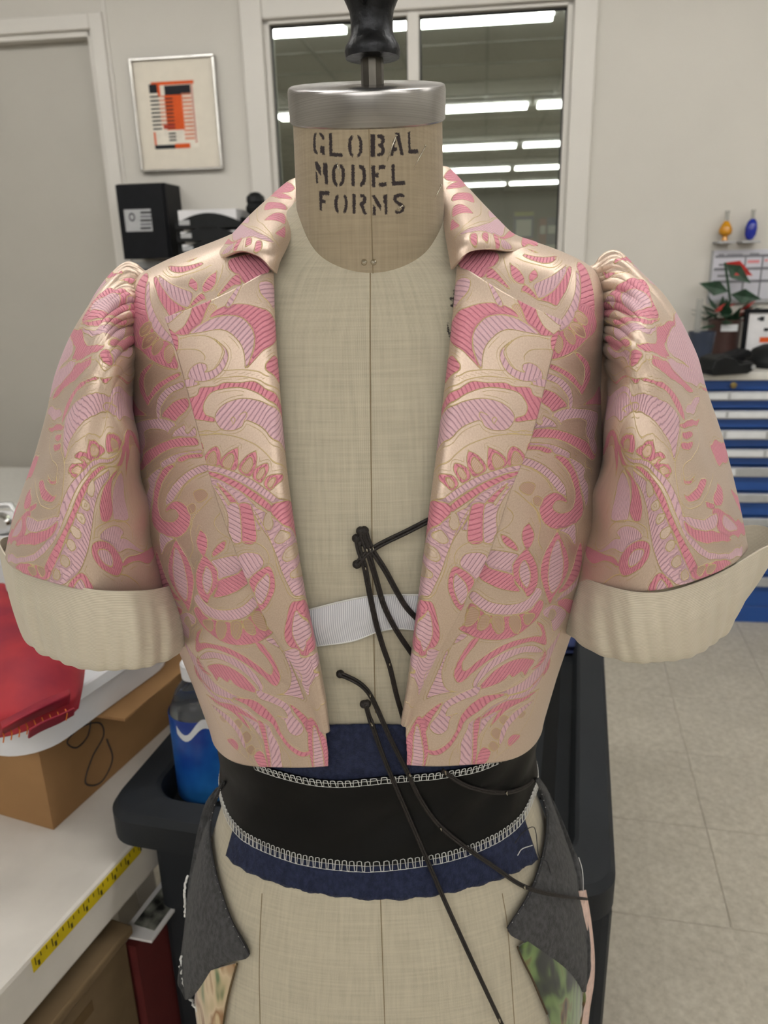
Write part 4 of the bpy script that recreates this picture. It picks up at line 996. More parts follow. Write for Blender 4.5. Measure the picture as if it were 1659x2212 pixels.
def sleeve_net(cols, side):
    A = np.array([[at(*c[r]) for c in cols] for r in range(len(cols[0]))])
    for j in range(1, 6):               # the front of the armhole lies on the bodice
        x, y, Y = cols[j][0]; p = wrap(x, y, J-.004)
        if abs(p[1]-Y) < .09:
            A[0, j] = p; x1, y1, Y1 = cols[j][1]; A[1, j] = at(x1, y1, .5*(Y1 + p[1]))
    tuck = A[0] + np.array([-side*.022, .012, -.004])
    return np.concatenate([tuck[None], A], 0)
def ruffle(G_, side):                   # gathered fullness at the sleeve head
    nr, nc = G_.shape[:2]
    du = np.gradient(G_, axis=1); dv = np.gradient(G_, axis=0)
    N = np.cross(du, dv); N /= np.linalg.norm(N, axis=2)[..., None] + 1e-12
    cen = G_.mean(1, keepdims=True); sgn = np.sign(((G_-cen)*N).sum(2)); sgn[sgn == 0] = 1
    N = N*np.sign(sgn.mean())
    t = np.linspace(0, 2*math.pi, nc, endpoint=False)[None, :]; v = np.linspace(0, 1, nr)[:, None]
    head = np.clip(1 - (v-.1)/.42, 0, 1)**1.5*np.clip((v-.1)/.03, 0, 1)
    top = np.clip(np.cos(t*1.0 - .55)*1.2 + .35, 0, 1)
    cw_ = lambda q: 1 - 2*np.abs(np.sin(q))**.6
    amp = -(cw_(t*12 + .9*np.sin(3*t+side) + v*1.5) + .6*cw_(t*21 + 1.5*np.sin(5*t) - v*3))*.0019*head*top
    amp += .003*np.exp(-((v-.17)/.05)**2)*top
    amp += .0016*np.sin(t*7 + v*9 + side)*np.clip(v*4, 0, 1)*np.clip((1-v)*3, 0, 1)
    return G_ + N*amp[..., None]
NSR, NSC = 230, 380
SR = [mirror_px(c, 801) for c in SL_L]
for c in SR[:1]: c[:] = [(1290, 576, .628), (1336, 553, .626), (1384, 590, .622), (1440, 650, .618), (1494, 760, .612), (1516, 840, .606), (1556, 950, .600), (1592, 1080, .596), (1612, 1180, .594)]
SR[1] = [(1303, 612, .594), (1350, 612, .578), (1398, 655, .566), (1440, 722, .560), (1480, 815, .556), (1505, 910, .548), (1532, 1010, .540), (1562, 1110, .532), (1580, 1218, .528)]
SR[-1] = [(x+8, y, Y) for x, y, Y in SR[-1]]
def chart(G_, around=False):            # lay a sheet out flat: distances along its rows and columns
    du = np.linalg.norm(np.diff(G_, axis=1), axis=2); dv = np.linalg.norm(np.diff(G_, axis=0), axis=2)
    u_ = np.concatenate([np.zeros((G_.shape[0], 1)), np.cumsum(du, 1)], 1); v_ = np.concatenate([np.zeros((1, G_.shape[1])), np.cumsum(dv, 0)], 0)
    return u_, v_
SHEETS = {}
SHEETS['front_l'] = panel_front(-1, FOLD_L); SHEETS['front_r'] = panel_front(1, FOLD_R)
SHEETS['lapel_l'] = lapel_fast(-1, LAP_OUT_L, LAP_FOLD_L); SHEETS['lapel_r'] = lapel_fast(1, LAP_OUT_R, LAP_FOLD_R)
SHEETS['collar_l'] = collar(COL_L); SHEETS['collar_r'] = collar(COL_R)
SHEETS['sleeve_l'] = ruffle(net(sleeve_net(SL_L, -1), NSR, NSC, True), 0); SHEETS['sleeve_r'] = ruffle(net(sleeve_net(SR, 1), NSR, NSC, True), 1.3)

# woven motifs of the brocade, laid out flat per pattern piece (tenths of a millimetre):
# P rose, L lilac, T tan, B ground showing through, G gold filament
MOTIFS = {
'lapel': [
('P', [(376,-7),(325,54),(261,124),(191,165),(108,172),(37,139),(123,106),(197,44),(244,-7)]),
('P', [(-7,89),(31,128),(49,180),(24,247),(-16,270),(-13,203)]),
('L', [(-4,11),(34,-18),(165,-6),(104,23),(7,53)]),
('T', [(357,29),(395,56),(376,86),(236,152),(298,91)]),
('P', [(328,113),(387,82),(486,93),(582,145),(661,225),(712,310),(758,420),(728,500),(632,523),(549,543),(470,563),(517,521),(561,469),(583,392),(577,313),(535,230),(479,173),(399,131)]),
('L', [(149,170),(242,135),(342,128),(447,155),(530,217),(571,300),(583,392),(550,471),(504,531),(467,557),(480,498),(486,430),(469,357),(420,267),(349,215),(241,191)]),
('L', [(307,261),(360,337),(380,399),(352,456),(290,499),(195,517),(118,505),(54,482),(40,445),(81,401),(148,383),(201,407),(200,441),(174,459),(265,454),(325,418),(357,379),(343,329)]),
('G', [(63,184),(181,194),(283,242),(337,318),(346,366),(306,418),(244,456),(203,459)]),
('G', [(16,255),(95,269),(176,299),(210,349),(202,373)]),
('P', [(-28,616),(70,589),(114,547),(227,570),(297,571),(407,624),(500,673),(560,771),(617,894),(651,1007),(640,1071),(584,928),(538,818),(475,727),(390,650),(285,609),(188,601),(127,636),(93,680),(97,732),(156,771),(149,795),(75,771),(-28,730)]),
('L', [(-39,474),(37,470),(80,496),(113,521),(29,525),(-36,514)]),
('G', [(195,517),(306,540),(427,591),(535,688),(596,792),(675,877)]),
('G', [(321,494),(440,550),(542,630),(589,703)]),
('P', [(650,590),(711,663),(714,745),(666,803),(609,710),(595,633)]),
('L', [(727,57),(804,102),(815,193),(759,291),(715,213),(704,118)]),
('L', [(570,-3),(615,-13),(502,102),(462,80)]),
('L', [(161,790),(173,750),(223,715),(296,704),(387,727),(469,785),(537,861),(580,943),(634,1050),(632,1154),(604,1273),(534,1140),(501,1039),(462,965),(385,881),(340,900),(271,894),(191,857)]),
('G', [(286,845),(278,820),(295,811),(309,834),(294,852)]),
('G', [(352,820),(390,824),(398,850),(367,875)]),
('G', [(-28,859),(144,878),(278,939),(396,1053),(463,1171),(511,1294),(579,1402)]),
('G', [(-42,806),(11,838),(74,838),(130,858),(191,857)]),
('P', [(-27,1057),(-1,1008),(65,965),(119,957),(135,1003),(121,1051),(89,1087)]),
('T', [(-1,1059),(42,1004),(89,986),(94,1020),(72,1076)]),
('P', [(108,1091),(133,1045),(204,1014),(280,1013),(280,1013),(263,1070),(240,1129),(193,1147)]),
('T', [(130,1087),(161,1052),(218,1035),(227,1073),(179,1125)]),
('P', [(239,1163),(263,1121),(332,1095),(397,1102),(397,1102),(391,1155),(360,1206),(299,1233)]),
('T', [(260,1163),(301,1130),(350,1122),(349,1174),(297,1206)]),
('P', [(323,1255),(357,1214),(410,1212),(454,1236),(451,1279),(412,1303),(364,1316)]),
('T', [(351,1263),(392,1236),(425,1245),(415,1278),(368,1291)]),
('P', [(388,1341),(429,1316),(476,1335),(509,1376),(489,1406),(447,1415),(408,1402)]),
('T', [(413,1359),(450,1347),(477,1364),(462,1389),(422,1394)]),
('P', [(-26,903),(7,915),(9,958),(-27,1006),(-27,954)]),
('L', [(-24,1066),(96,1097),(209,1161),(311,1257),(394,1382),(451,1494),(524,1628),(570,1723),(455,1598),(391,1473),(304,1333),(200,1218),(83,1138),(-22,1109)]),
('L', [(-5,1154),(103,1201),(190,1275),(249,1367),(281,1446),(246,1501),(260,1594),(206,1567),(198,1462),(150,1350),(83,1258),(-9,1197)]),
('P', [(-17,1110),(90,1147),(207,1228),(302,1341),(374,1460),(432,1595),(511,1736),(508,1785),(425,1692),(364,1538),(287,1404),(196,1285),(86,1190),(-9,1136)]),
('L', [(-2,1206),(43,1253),(77,1352),(105,1436),(81,1565),(3,1559),(47,1428),(38,1322)]),
('P', [(41,1201),(115,1281),(163,1371),(195,1470),(193,1596),(100,1569),(124,1440),(96,1329)]),
('P', [(156,1374),(246,1407),(231,1537),(183,1655),(83,1627),(133,1512)]),
('L', [(84,1359),(156,1374),(126,1501),(73,1626),(27,1631),(7,1602),(34,1496)]),
('L', [(258,1433),(318,1486),(381,1595),(424,1700),(477,1894),(457,2065),(427,2192),(440,2346),(443,2398),(308,2204),(291,2068),(286,1936),(292,1812),(287,1691),(258,1541)]),
('B', [(323,1530),(371,1534),(363,1580),(354,1626),(312,1636),(286,1587)]),
('B', [(395,1705),(417,1775),(381,1792),(331,1757),(324,1719)]),
('B', [(416,1853),(500,1952),(379,1942),(337,1912),(331,1867)]),
('B', [(433,2028),(462,2089),(409,2122),(343,2065),(344,2016)]),
('P', [(397,1502),(598,1670),(543,1784),(527,1903),(435,1747)]),
('L', [(8,1729),(82,1705),(168,1738),(188,1797),(160,1835),(80,1864),(32,1901),(-2,1881),(-4,1809)]),
('G', [(12,1641),(93,1629),(181,1659),(232,1729),(238,1794),(215,1831)]),
('P', [(13,1922),(80,1864),(156,1844),(215,1857),(221,1941),(189,2020),(133,2070),(42,2137),(-6,2150),(14,2039)]),
('L', [(14,2029),(67,1946),(143,1901),(185,1898),(163,1973),(98,2048),(21,2104)]),
('G', [(261,1454),(286,1587),(291,1736),(269,1889),(268,2033),(281,2170),(416,2405)]),
('P', [(268,2207),(375,2365),(504,2542),(491,2690),(215,2672),(147,2644),(93,2540),(55,2450),(72,2369),(152,2277)]),
('L', [(256,2288),(265,2406),(245,2528),(175,2577),(139,2571),(129,2462),(156,2368)]),
('L', [(-40,2589),(2,2514),(79,2494),(119,2548),(104,2595),(167,2679),(305,2851),(153,2815),(138,2894),(96,2862),(49,2864),(10,2935),(-22,2933),(-34,2861),(-32,2754),(-28,2675)]),
('G', [(-34,2690),(22,2693),(26,2755),(-16,2837)]),
('G', [(10,3049),(151,3267)]),
],
'front': [
('P', [(587,702),(587,702),(538,720),(542,773),(576,771),(609,761)]),
('P', [(394,573),(394,573),(395,657),(434,723),(489,760),(497,721),(454,642)]),
('P', [(310,502),(294,436),(147,354),(0,361),(1,511),(68,572),(176,618),(220,554),(271,543)]),
('P', [(238,552),(203,626),(264,650),(384,761),(341,686)]),
('P', [(855,735),(719,684),(616,628),(525,563),(512,576),(593,652),(676,713),(771,747)]),
('P', [(783,653),(662,605),(578,542),(641,608)]),
('G', [(880,789),(791,790),(710,760),(638,709),(514,615),(443,545)]),
('G', [(348,505),(359,589),(387,672),(424,728)]),
('L', [(899,837),(837,827),(736,821),(634,805),(574,804),(583,858),(613,921),(680,926),(751,918),(822,894)]),
('P', [(948,866),(897,854),(823,886),(751,918),(670,930),(603,916),(693,981),(758,1035),(795,1011),(850,972),(896,919)]),
('P', [(498,772),(469,805),(507,827),(614,929),(583,875),(536,804)]),
('P', [(1126,914),(1024,899),(1011,968),(989,1082),(942,1196),(1030,1267),(1173,1307),(1182,1174),(1159,1028)]),
('P', [(1192,1297),(990,1157),(927,1198),(863,1235),(778,1228),(754,1259),(738,1301),(729,1379),(825,1416),(950,1433),(1052,1420),(1218,1408)]),
('L', [(1006,951),(975,921),(936,1019),(888,1087),(833,1137),(786,1165),(734,1200),(715,1257),(767,1224),(840,1233),(915,1201),(970,1123)]),
('T', [(1079,1287),(995,1193),(929,1164),(957,1236),(1047,1309)]),
('T', [(1059,1373),(1001,1290),(909,1222),(883,1237),(957,1328),(1047,1393)]),
('T', [(950,1375),(931,1316),(851,1238),(832,1254),(876,1332),(927,1381)]),
('T', [(834,1346),(818,1288),(774,1242),(745,1271),(772,1341),(811,1380)]),
('G', [(1137,1345),(1114,1403),(1024,1434),(916,1442),(815,1423),(741,1393)]),
('P', [(1175,1689),(1152,1629),(1078,1548),(994,1474),(953,1451),(1016,1530),(1077,1606),(1091,1680),(1064,1727),(968,1616),(863,1516),(722,1405),(717,1428),(831,1526),(939,1635),(1030,1737),(1081,1797),(1128,1763),(1171,1738)]),
('L', [(985,1822),(969,1732),(916,1641),(823,1547),(701,1458),(699,1499),(800,1577),(873,1662),(934,1749),(954,1824)]),
('P', [(932,1797),(873,1720),(806,1647),(726,1585),(673,1562),(664,1600),(706,1668),(769,1729),(805,1774),(873,1786)]),
('P', [(1438,1876),(1249,1887),(1115,1883),(1590,2056)]),
('L', [(1402,2073),(1272,1991),(1092,1898),(947,1821),(851,1792),(800,1796),(849,1840),(894,1902),(900,1889),(959,1902),(1090,1964),(1169,2024),(1162,2071),(1195,2145),(1301,2225),(1327,2149)]),
('L', [(859,1902),(803,1827),(728,1761),(728,1761),(713,1778),(725,1809),(692,1803),(636,1738),(627,1792),(700,1839),(766,1859)]),
('P', [(1356,2325),(1228,2202),(1054,2063),(898,1946),(744,1854),(629,1814),(621,1856),(741,1915),(872,1991),(1008,2099),(1146,2223),(1279,2336),(1346,2347)]),
('L', [(1007,2156),(910,2067),(783,1975),(609,1885),(596,1905),(705,1966),(816,2039),(865,2088),(934,2137),(987,2180)]),
('P', [(839,2050),(739,1972),(607,1909),(596,1930),(706,1983),(793,2046)]),
('L', [(1190,2346),(1078,2240),(1001,2187),(1096,2335),(1157,2461),(1224,2593),(1261,2666),(1280,2602),(1258,2502),(1189,2406)]),
('P', [(1003,2205),(934,2137),(853,2091),(925,2175),(1009,2282),(1068,2391),(1107,2480),(1110,2553),(1080,2590),(982,2558),(907,2494),(894,2453),(920,2439),(973,2466),(1030,2511),(1011,2467),(947,2400),(881,2358),(809,2351),(771,2386),(776,2450),(824,2542),(913,2630),(1060,2722),(1169,2726),(1222,2699),(1218,2625),(1164,2492),(1105,2355)]),
('L', [(1018,2471),(993,2378),(907,2259),(797,2139),(685,2041),(571,1971),(557,2008),(666,2084),(783,2192),(869,2301),(932,2384),(995,2441)]),
('G', [(880,2349),(812,2240),(706,2125),(557,2008)]),
('T', [(712,2221),(659,2178),(604,2160),(580,2185),(615,2233),(678,2275),(703,2252)]),
('T', [(788,2359),(736,2309),(703,2313),(724,2365),(772,2396)]),
('G', [(781,2505),(745,2418),(659,2312),(549,2191)]),
('L', [(1305,2193),(1216,2188),(1327,2321),(1380,2291)]),
('G', [(1194,2296),(1198,2340),(1274,2395),(1301,2442)]),
('L', [(1144,2726),(1050,2701),(959,2664),(1085,2773),(1189,2915),(1173,2820)]),
('G', [(686,2331),(763,2440),(796,2551),(791,2654),(839,2747)]),
('G', [(504,2290),(557,2365),(534,2423),(447,2452)]),
('P', [(691,2476),(691,2476),(646,2504),(651,2582),(694,2669),(733,2657),(748,2586)]),
('P', [(478,2471),(478,2471),(504,2537),(551,2592),(628,2651),(594,2579),(530,2507)]),
('L', [(632,2678),(415,2563),(393,2632),(436,2707),(548,2776),(613,2822),(600,2732)]),
('P', [(617,2834),(526,2768),(436,2707),(386,2661),(364,2751),(444,2837),(537,2912),(662,2990),(698,3001),(644,2911)]),
('P', [(700,2672),(640,2696),(604,2755),(639,2887),(727,3014),(777,3094),(835,3058),(840,2962),(795,2821)]),
('L', [(688,2749),(661,2801),(683,2896),(752,3005),(768,2926),(735,2824)]),
('P', [(938,3226),(882,3184),(825,3231),(711,3207),(582,3160),(463,3090),(337,2961),(310,3135),(285,3165),(412,3281),(530,3351),(643,3397),(755,3411),(859,3382),(913,3354),(943,3288)]),
('L', [(908,3131),(846,3053),(809,3100),(720,3109),(600,3066),(469,2986),(350,2866),(320,2902),(380,2994),(484,3091),(603,3157),(734,3207),(839,3205)]),
('T', [(869,3291),(777,3241),(783,3304),(826,3364),(870,3341)]),
('T', [(727,3227),(663,3196),(656,3252),(710,3362),(751,3397),(766,3343)]),
('T', [(593,3165),(526,3133),(520,3196),(581,3315),(623,3308),(618,3246)]),
('T', [(491,3116),(435,3098),(417,3186),(448,3232),(488,3220),(502,3177)]),
('T', [(416,3064),(345,2996),(319,3126),(344,3161),(392,3144)]),
('P', [(965,2676),(965,2676),(921,2717),(863,2802),(855,2939),(917,3103),(1016,3296),(1043,3254),(1119,3188),(1160,3088),(1116,2940),(1031,2785)]),
('L', [(983,2748),(937,2808),(931,2924),(952,3068),(1020,3206),(1094,3149),(1088,3013),(1043,2878)]),
('P', [(1262,2934),(1232,2984),(1215,3109),(1162,3212),(1082,3244),(1189,3286),(1315,3258),(1337,3146)]),
('L', [(1337,3146),(1323,3273),(1159,3291),(1066,3314),(1202,3352),(1332,3338)]),
('P', [(1378,3526),(1190,3363),(1107,3354),(1274,3549),(1367,3625)]),
('L', [(1282,3567),(1094,3357),(976,3308),(966,3363),(1071,3491),(1144,3643),(1226,3649)]),
('B', [(1129,3467),(1056,3369),(1033,3404),(1071,3491)]),
('P', [(993,3479),(909,3389),(976,3504),(1001,3585),(911,3528),(721,3455),(584,3465),(469,3523),(385,3586),(354,3513),(383,3433),(429,3360),(446,3310),(403,3291),(359,3365),(318,3478),(303,3588),(336,3674),(379,3687),(452,3621),(566,3547),(713,3514),(899,3570),(1072,3728),(1057,3623)]),
('L', [(1261,3725),(1158,3791),(1023,3831),(1015,3910),(904,3959),(746,3950),(624,3938),(755,4014),(966,4095),(1105,4100),(1181,3950)]),
('L', [(1067,3794),(943,3639),(806,3559),(671,3531),(559,3570),(487,3646),(460,3742),(487,3807),(512,3735),(593,3650),(709,3615),(834,3635),(965,3727)]),
('P', [(971,3807),(847,3696),(728,3651),(619,3675),(546,3749),(510,3816),(610,3833),(703,3825),(743,3794),(777,3842),(852,3835),(896,3908),(926,3859)]),
('L', [(357,3254),(301,3217),(259,3305),(229,3422),(214,3543),(240,3662),(288,3739),(361,3774),(259,3758),(177,3767),(136,3774),(163,3623),(196,3478),(233,3336)]),
('L', [(517,3792),(371,3804),(268,3853),(235,3952),(173,4045),(182,4115),(243,4170),(304,4135),(321,4032),(381,3999),(294,3996),(309,3919),(399,3882),(508,3869)]),
('P', [(751,3997),(575,3914),(475,3952),(399,4047),(366,4186),(302,4285),(208,4325),(150,4298),(167,4357),(248,4378),(339,4313),(401,4200),(441,4106),(531,4062),(635,3999)]),
('P', [(257,3850),(188,3887),(120,3970),(109,4049),(139,4120),(178,4006)]),
('L', [(1010,4189),(818,4070),(652,4053),(551,4114),(469,4146),(448,4221),(409,4329),(406,4485),(402,4602),(516,4661),(536,4522),(540,4377),(580,4284),(653,4182),(778,4146),(970,4235)]),
('P', [(554,4129),(505,4162),(505,4303),(508,4463),(511,4629),(536,4643),(545,4481),(544,4337)]),
('P', [(959,4196),(768,4080),(625,4095),(547,4154),(657,4141),(805,4151)]),
('G', [(1017,4334),(793,4215),(652,4238),(584,4372),(567,4568)]),
('G', [(387,4333),(340,4398),(320,4506),(342,4588)]),
('G', [(974,4357),(884,4371),(782,4410),(728,4518),(721,4635)]),
('T', [(820,4336),(744,4225),(713,4261),(772,4359)]),
('T', [(763,4440),(685,4322),(650,4366),(712,4471)]),
('T', [(733,4559),(668,4460),(640,4498),(688,4587)]),
('T', [(974,4386),(887,4264),(853,4289),(920,4393)]),
('P', [(662,4580),(603,4484),(559,4520),(545,4663),(624,4679)]),
('P', [(948,4618),(864,4532),(812,4550),(832,4641),(891,4645)]),
('P', [(125,4011),(87,3954),(21,4112),(-10,4221),(-9,4458),(40,4512),(118,4518),(146,4395),(156,4258)]),
('L', [(86,4034),(56,4139),(43,4315),(37,4484),(105,4503),(120,4321)]),
('P', [(1181,3950),(1108,4058),(996,4089),(1073,4122),(1189,4078)]),
('L', [(1133,4078),(971,4114),(758,4030),(856,4120),(1036,4166)]),
('P', [(1111,4228),(858,4146),(707,4157),(637,4287),(678,4254),(786,4180),(965,4215)]),
('L', [(1064,4313),(858,4263),(746,4355),(728,4518),(757,4539),(806,4399),(922,4344)]),
('P', [(1005,3654),(1072,3783),(1034,3867),(949,3889),(1051,3923),(1111,3854)]),
('G', [(1155,3678),(1089,3838),(927,3916),(746,3950)]),
('G', [(1111,4228),(1045,4477),(882,4607),(702,4684)]),
],
'sleeve': [
('P', [(371,416),(357,342),(262,275),(407,338),(309,492)]),
('P', [(647,854),(567,735),(363,638),(429,494),(518,393),(585,353),(625,322),(729,436),(836,649),(877,803)]),
('L', [(635,759),(543,631),(557,440),(557,440),(630,468),(706,533),(814,705)]),
('P', [(627,865),(896,815),(820,566),(804,437),(879,595),(946,853)]),
('L', [(644,898),(977,877),(889,598),(793,373),(732,276),(929,562),(1099,891),(904,935)]),
('L', [(603,396),(579,278),(675,292),(688,385)]),
('P', [(31,1079),(679,912),(908,992),(1165,1015),(1217,1065),(1097,1075),(977,1101),(770,1159),(729,1037)]),
('P', [(1208,1013),(1104,863),(942,525),(958,395),(1016,507),(1146,874),(1207,985)]),
('P', [(1238,1098),(1246,1058),(1301,1098),(1347,1145),(1303,1154)]),
('L', [(1227,1011),(1037,577),(1059,534),(1238,965),(1352,1127),(1279,1081)]),
('P', [(1146,1095),(1146,1095),(1190,1163),(1018,1238),(771,1340),(515,1478),(593,1373),(762,1240),(934,1133)]),
('L', [(649,1186),(849,1123),(822,1216),(616,1344),(436,1452),(-49,1741),(457,1305)]),
('P', [(1176,282),(1418,1076),(1322,1263),(1227,1299),(1108,1351),(1063,1417),(1015,1490),(944,1565),(925,1470),(997,1360),(1137,1281),(1292,1259),(1413,1155)]),
('L', [(1030,1545),(1096,1449),(1213,1392),(1334,1355),(1487,1217),(1410,787),(1409,298),(1495,301),(1702,1087),(1603,1250),(1498,1343),(1339,1505),(1254,1587),(1195,1683),(1190,1802),(1113,1684)]),
('G', [(1498,1343),(1426,1386),(1458,1329),(1523,1263),(1615,1196),(1590,1238)]),
('G', [(1194,1812),(1220,1715),(1309,1642),(1488,1424),(1584,521)]),
('P', [(553,1680),(785,1602),(1015,1572),(1007,1604),(598,1687)]),
('P', [(859,1677),(1017,1632),(1038,1670),(905,1701)]),
('P', [(906,1735),(1063,1697),(1082,1740),(963,1759)]),
('G', [(996,1553),(1087,1707),(1195,1834),(1253,2002),(1296,2156),(1290,2339)]),
('G', [(693,1150),(1169,1118),(1354,1165),(1214,523)]),
('P', [(1249,1885),(1254,1841),(1305,1841),(1384,1803),(1366,1881),(1319,1949)]),
('T', [(1271,1893),(1281,1863),(1322,1868),(1317,1915)]),
('P', [(1263,1796),(1275,1764),(1330,1757),(1412,1716),(1393,1778),(1352,1835)]),
('T', [(1293,1800),(1324,1789),(1371,1780),(1345,1812)]),
('P', [(1332,1667),(1332,1667),(1412,1607),(1503,1540),(1452,1636),(1389,1762),(1330,1757)]),
('T', [(1357,1682),(1432,1621),(1408,1693),(1367,1735)]),
('P', [(1515,1443),(1626,1329),(1728,1261),(1769,1247),(1625,1411),(1522,1525)]),
('T', [(1569,1408),(1649,1343),(1662,1356),(1580,1445)]),
('P', [(1807,1146),(1811,991),(1789,760),(1833,308),(1918,1074),(1787,1199)]),
('T', [(1853,1106),(1886,980),(1954,917),(1917,1066)]),
('L', [(1965,808),(1679,1366),(1442,1697),(1360,1899),(1340,2056),(1357,2197),(1360,2333),(1285,2453),(1124,2561),(843,2679),(480,2785),(505,2713),(932,2600),(1156,2481),(1281,2363),(1316,2222),(1292,2122),(1290,2001),(1330,1891),(1424,1687),(1677,1354)]),
('L', [(1523,1622),(1420,1860),(1394,2033),(1410,2170),(1433,2313),(1417,2451),(1364,2591),(1326,2678),(1448,2700),(1522,2610),(1562,2496),(1577,2309),(1544,2156),(1492,1994),(1489,1812),(1543,1635)]),
('P', [(1959,670),(1791,1254),(1523,1605),(1424,1824),(1400,2001),(1408,2127),(1425,2280),(1412,2449),(1369,2579),(1337,2653),(1250,2653),(1311,2507),(1384,2336),(1380,2185),(1362,2062),(1376,1909),(1458,1685),(1712,1338)]),
('B', [(1416,1852),(1446,1882),(1450,1953),(1414,1985),(1400,1934)]),
('B', [(1402,2052),(1442,2032),(1464,2042),(1456,2092),(1420,2104)]),
('B', [(1410,2170),(1440,2143),(1478,2162),(1478,2203),(1440,2198)]),
('B', [(1424,2269),(1474,2257),(1505,2287),(1495,2322),(1451,2318)]),
('B', [(1437,2368),(1479,2362),(1500,2394),(1480,2436),(1448,2411)]),
('B', [(1423,2485),(1462,2488),(1484,2530),(1462,2562),(1425,2540)]),
('B', [(1389,2581),(1421,2595),(1433,2642),(1407,2660),(1376,2624)]),
('P', [(808,2706),(1129,2582),(1289,2579),(1350,2637),(1240,2690),(1053,2701)]),
('T', [(1196,2586),(1272,2578),(1298,2624),(1258,2645)]),
('T', [(1063,2637),(1154,2592),(1197,2638),(1135,2658)]),
('P', [(1697,1408),(1585,1596),(1587,1702),(1640,1749),(1622,1908),(1569,1992),(1514,1919),(1508,1753),(1583,1565)]),
('L', [(1742,1362),(1843,1255),(1824,1305),(1832,1386),(1696,1745),(1640,1749),(1601,1653),(1638,1525)]),
('G', [(1587,2195),(1565,2099),(1636,1879),(1778,1544),(1869,1380),(1888,1445)]),
('L', [(1616,2123),(1632,1978),(1721,1742),(1792,1641),(1781,1769),(1853,1582),(2235,815),(2194,900),(1911,1572),(1808,1919),(1714,2049)]),
('P', [(1602,2304),(1595,2234),(1639,2127),(1722,2010),(1811,1932),(1863,1938),(1844,2069),(1789,2202),(1700,2314),(1636,2337)]),
('L', [(1649,2258),(1651,2206),(1713,2110),(1765,2090),(1766,2164),(1707,2247)]),
('P', [(1867,1894),(1946,1580),(2123,1063),(2370,832),(2338,941),(2059,1367),(1887,1898)]),
('G', [(1844,2069),(1937,1872),(2022,1699),(2058,1670)]),
('P', [(1492,2704),(1513,2632),(1557,2551),(1613,2531),(1656,2583),(1510,2746)]),
('L', [(1532,2678),(1563,2597),(1601,2619),(1604,2672),(1549,2719)]),
('P', [(872,2026),(955,1994),(1076,2028),(1184,2061),(1218,2051),(1207,2101),(1113,2105),(993,2080)]),
('P', [(1009,1926),(1097,1959),(1149,1953),(1150,1919),(1170,1973),(1100,1981)]),
('G', [(657,1679),(774,1784),(1086,1838),(1150,1919),(1135,1983),(1033,1964)]),
('G', [(692,2038),(958,2115),(1124,2150),(1235,2151),(1274,2111)]),
('P', [(673,2124),(673,2124),(866,2169),(885,2239),(726,2264),(623,2213)]),
('P', [(1011,2155),(1011,2155),(1021,2196),(928,2249),(917,2209)]),
('P', [(829,2285),(969,2247),(977,2342),(895,2479),(583,2601),(-405,3055),(583,2463)]),
('L', [(793,2342),(854,2402),(688,2525),(504,2558),(667,2445)]),
('L', [(928,2287),(1127,2254),(1305,2200),(1313,2244),(1243,2295),(1051,2368),(947,2354)]),
('P', [(921,2448),(1075,2358),(1259,2296),(1321,2233),(1327,2311),(1253,2385),(1053,2462),(731,2567)]),
('P', [(416,1925),(495,1988),(388,2133),(-301,2426),(-249,2393)]),
('P', [(-376,3186),(-356,2957),(333,2371),(262,2536),(-388,3146)]),
('L', [(447,1534),(777,1496),(873,1525),(615,1597),(428,1580)]),
('L', [(31,1073),(592,1003),(739,1083),(657,1151),(536,1231),(-18,1690)]),
('P', [(700,388),(575,267),(675,267),(766,358)]),
('P', [(-302,730),(32,530),(255,382),(192,469),(-42,654)]),
('L', [(-332,1157),(-324,792),(154,552),(162,647),(255,738)]),
('P', [(-81,1808),(-62,1841),(396,1504),(-102,1819)]),
],
'collar': [
('L', [(243,781),(105,678),(736,509),(1006,351),(1172,212),(1245,147),(1232,211),(1118,340),(1060,468),(926,578)]),
('P', [(382,935),(318,860),(341,881),(958,582),(1060,468),(1042,554),(791,748)]),
('P', [(1113,377),(1142,333),(1233,301),(1213,355)]),
('P', [(1223,261),(1248,219),(1342,190),(1319,238)]),
('P', [(1060,468),(1070,434),(1167,442),(1134,492)]),
('L', [(1049,538),(1110,503),(1108,555),(1046,649)]),
('P', [(400,281),(464,204),(533,149),(623,153),(613,231),(591,311)]),
('P', [(840,299),(720,233),(720,165),(882,152),(879,197),(868,264)]),
('P', [(1086,182),(993,165),(924,144),(1083,107),(1110,156)]),
('P', [(-400,256),(96,61),(219,61),(269,127),(139,214)]),
('P', [(136,241),(298,130),(379,86),(381,179)]),
('G', [(-165,312),(682,383),(948,290),(1158,181)]),
('G', [(840,459),(969,339),(1149,210),(1249,110)]),
('P', [(518,1170),(445,1094),(423,1022),(938,780),(913,867),(849,993)]),
('L', [(158,648),(276,572),(475,468),(756,478)]),
],
}

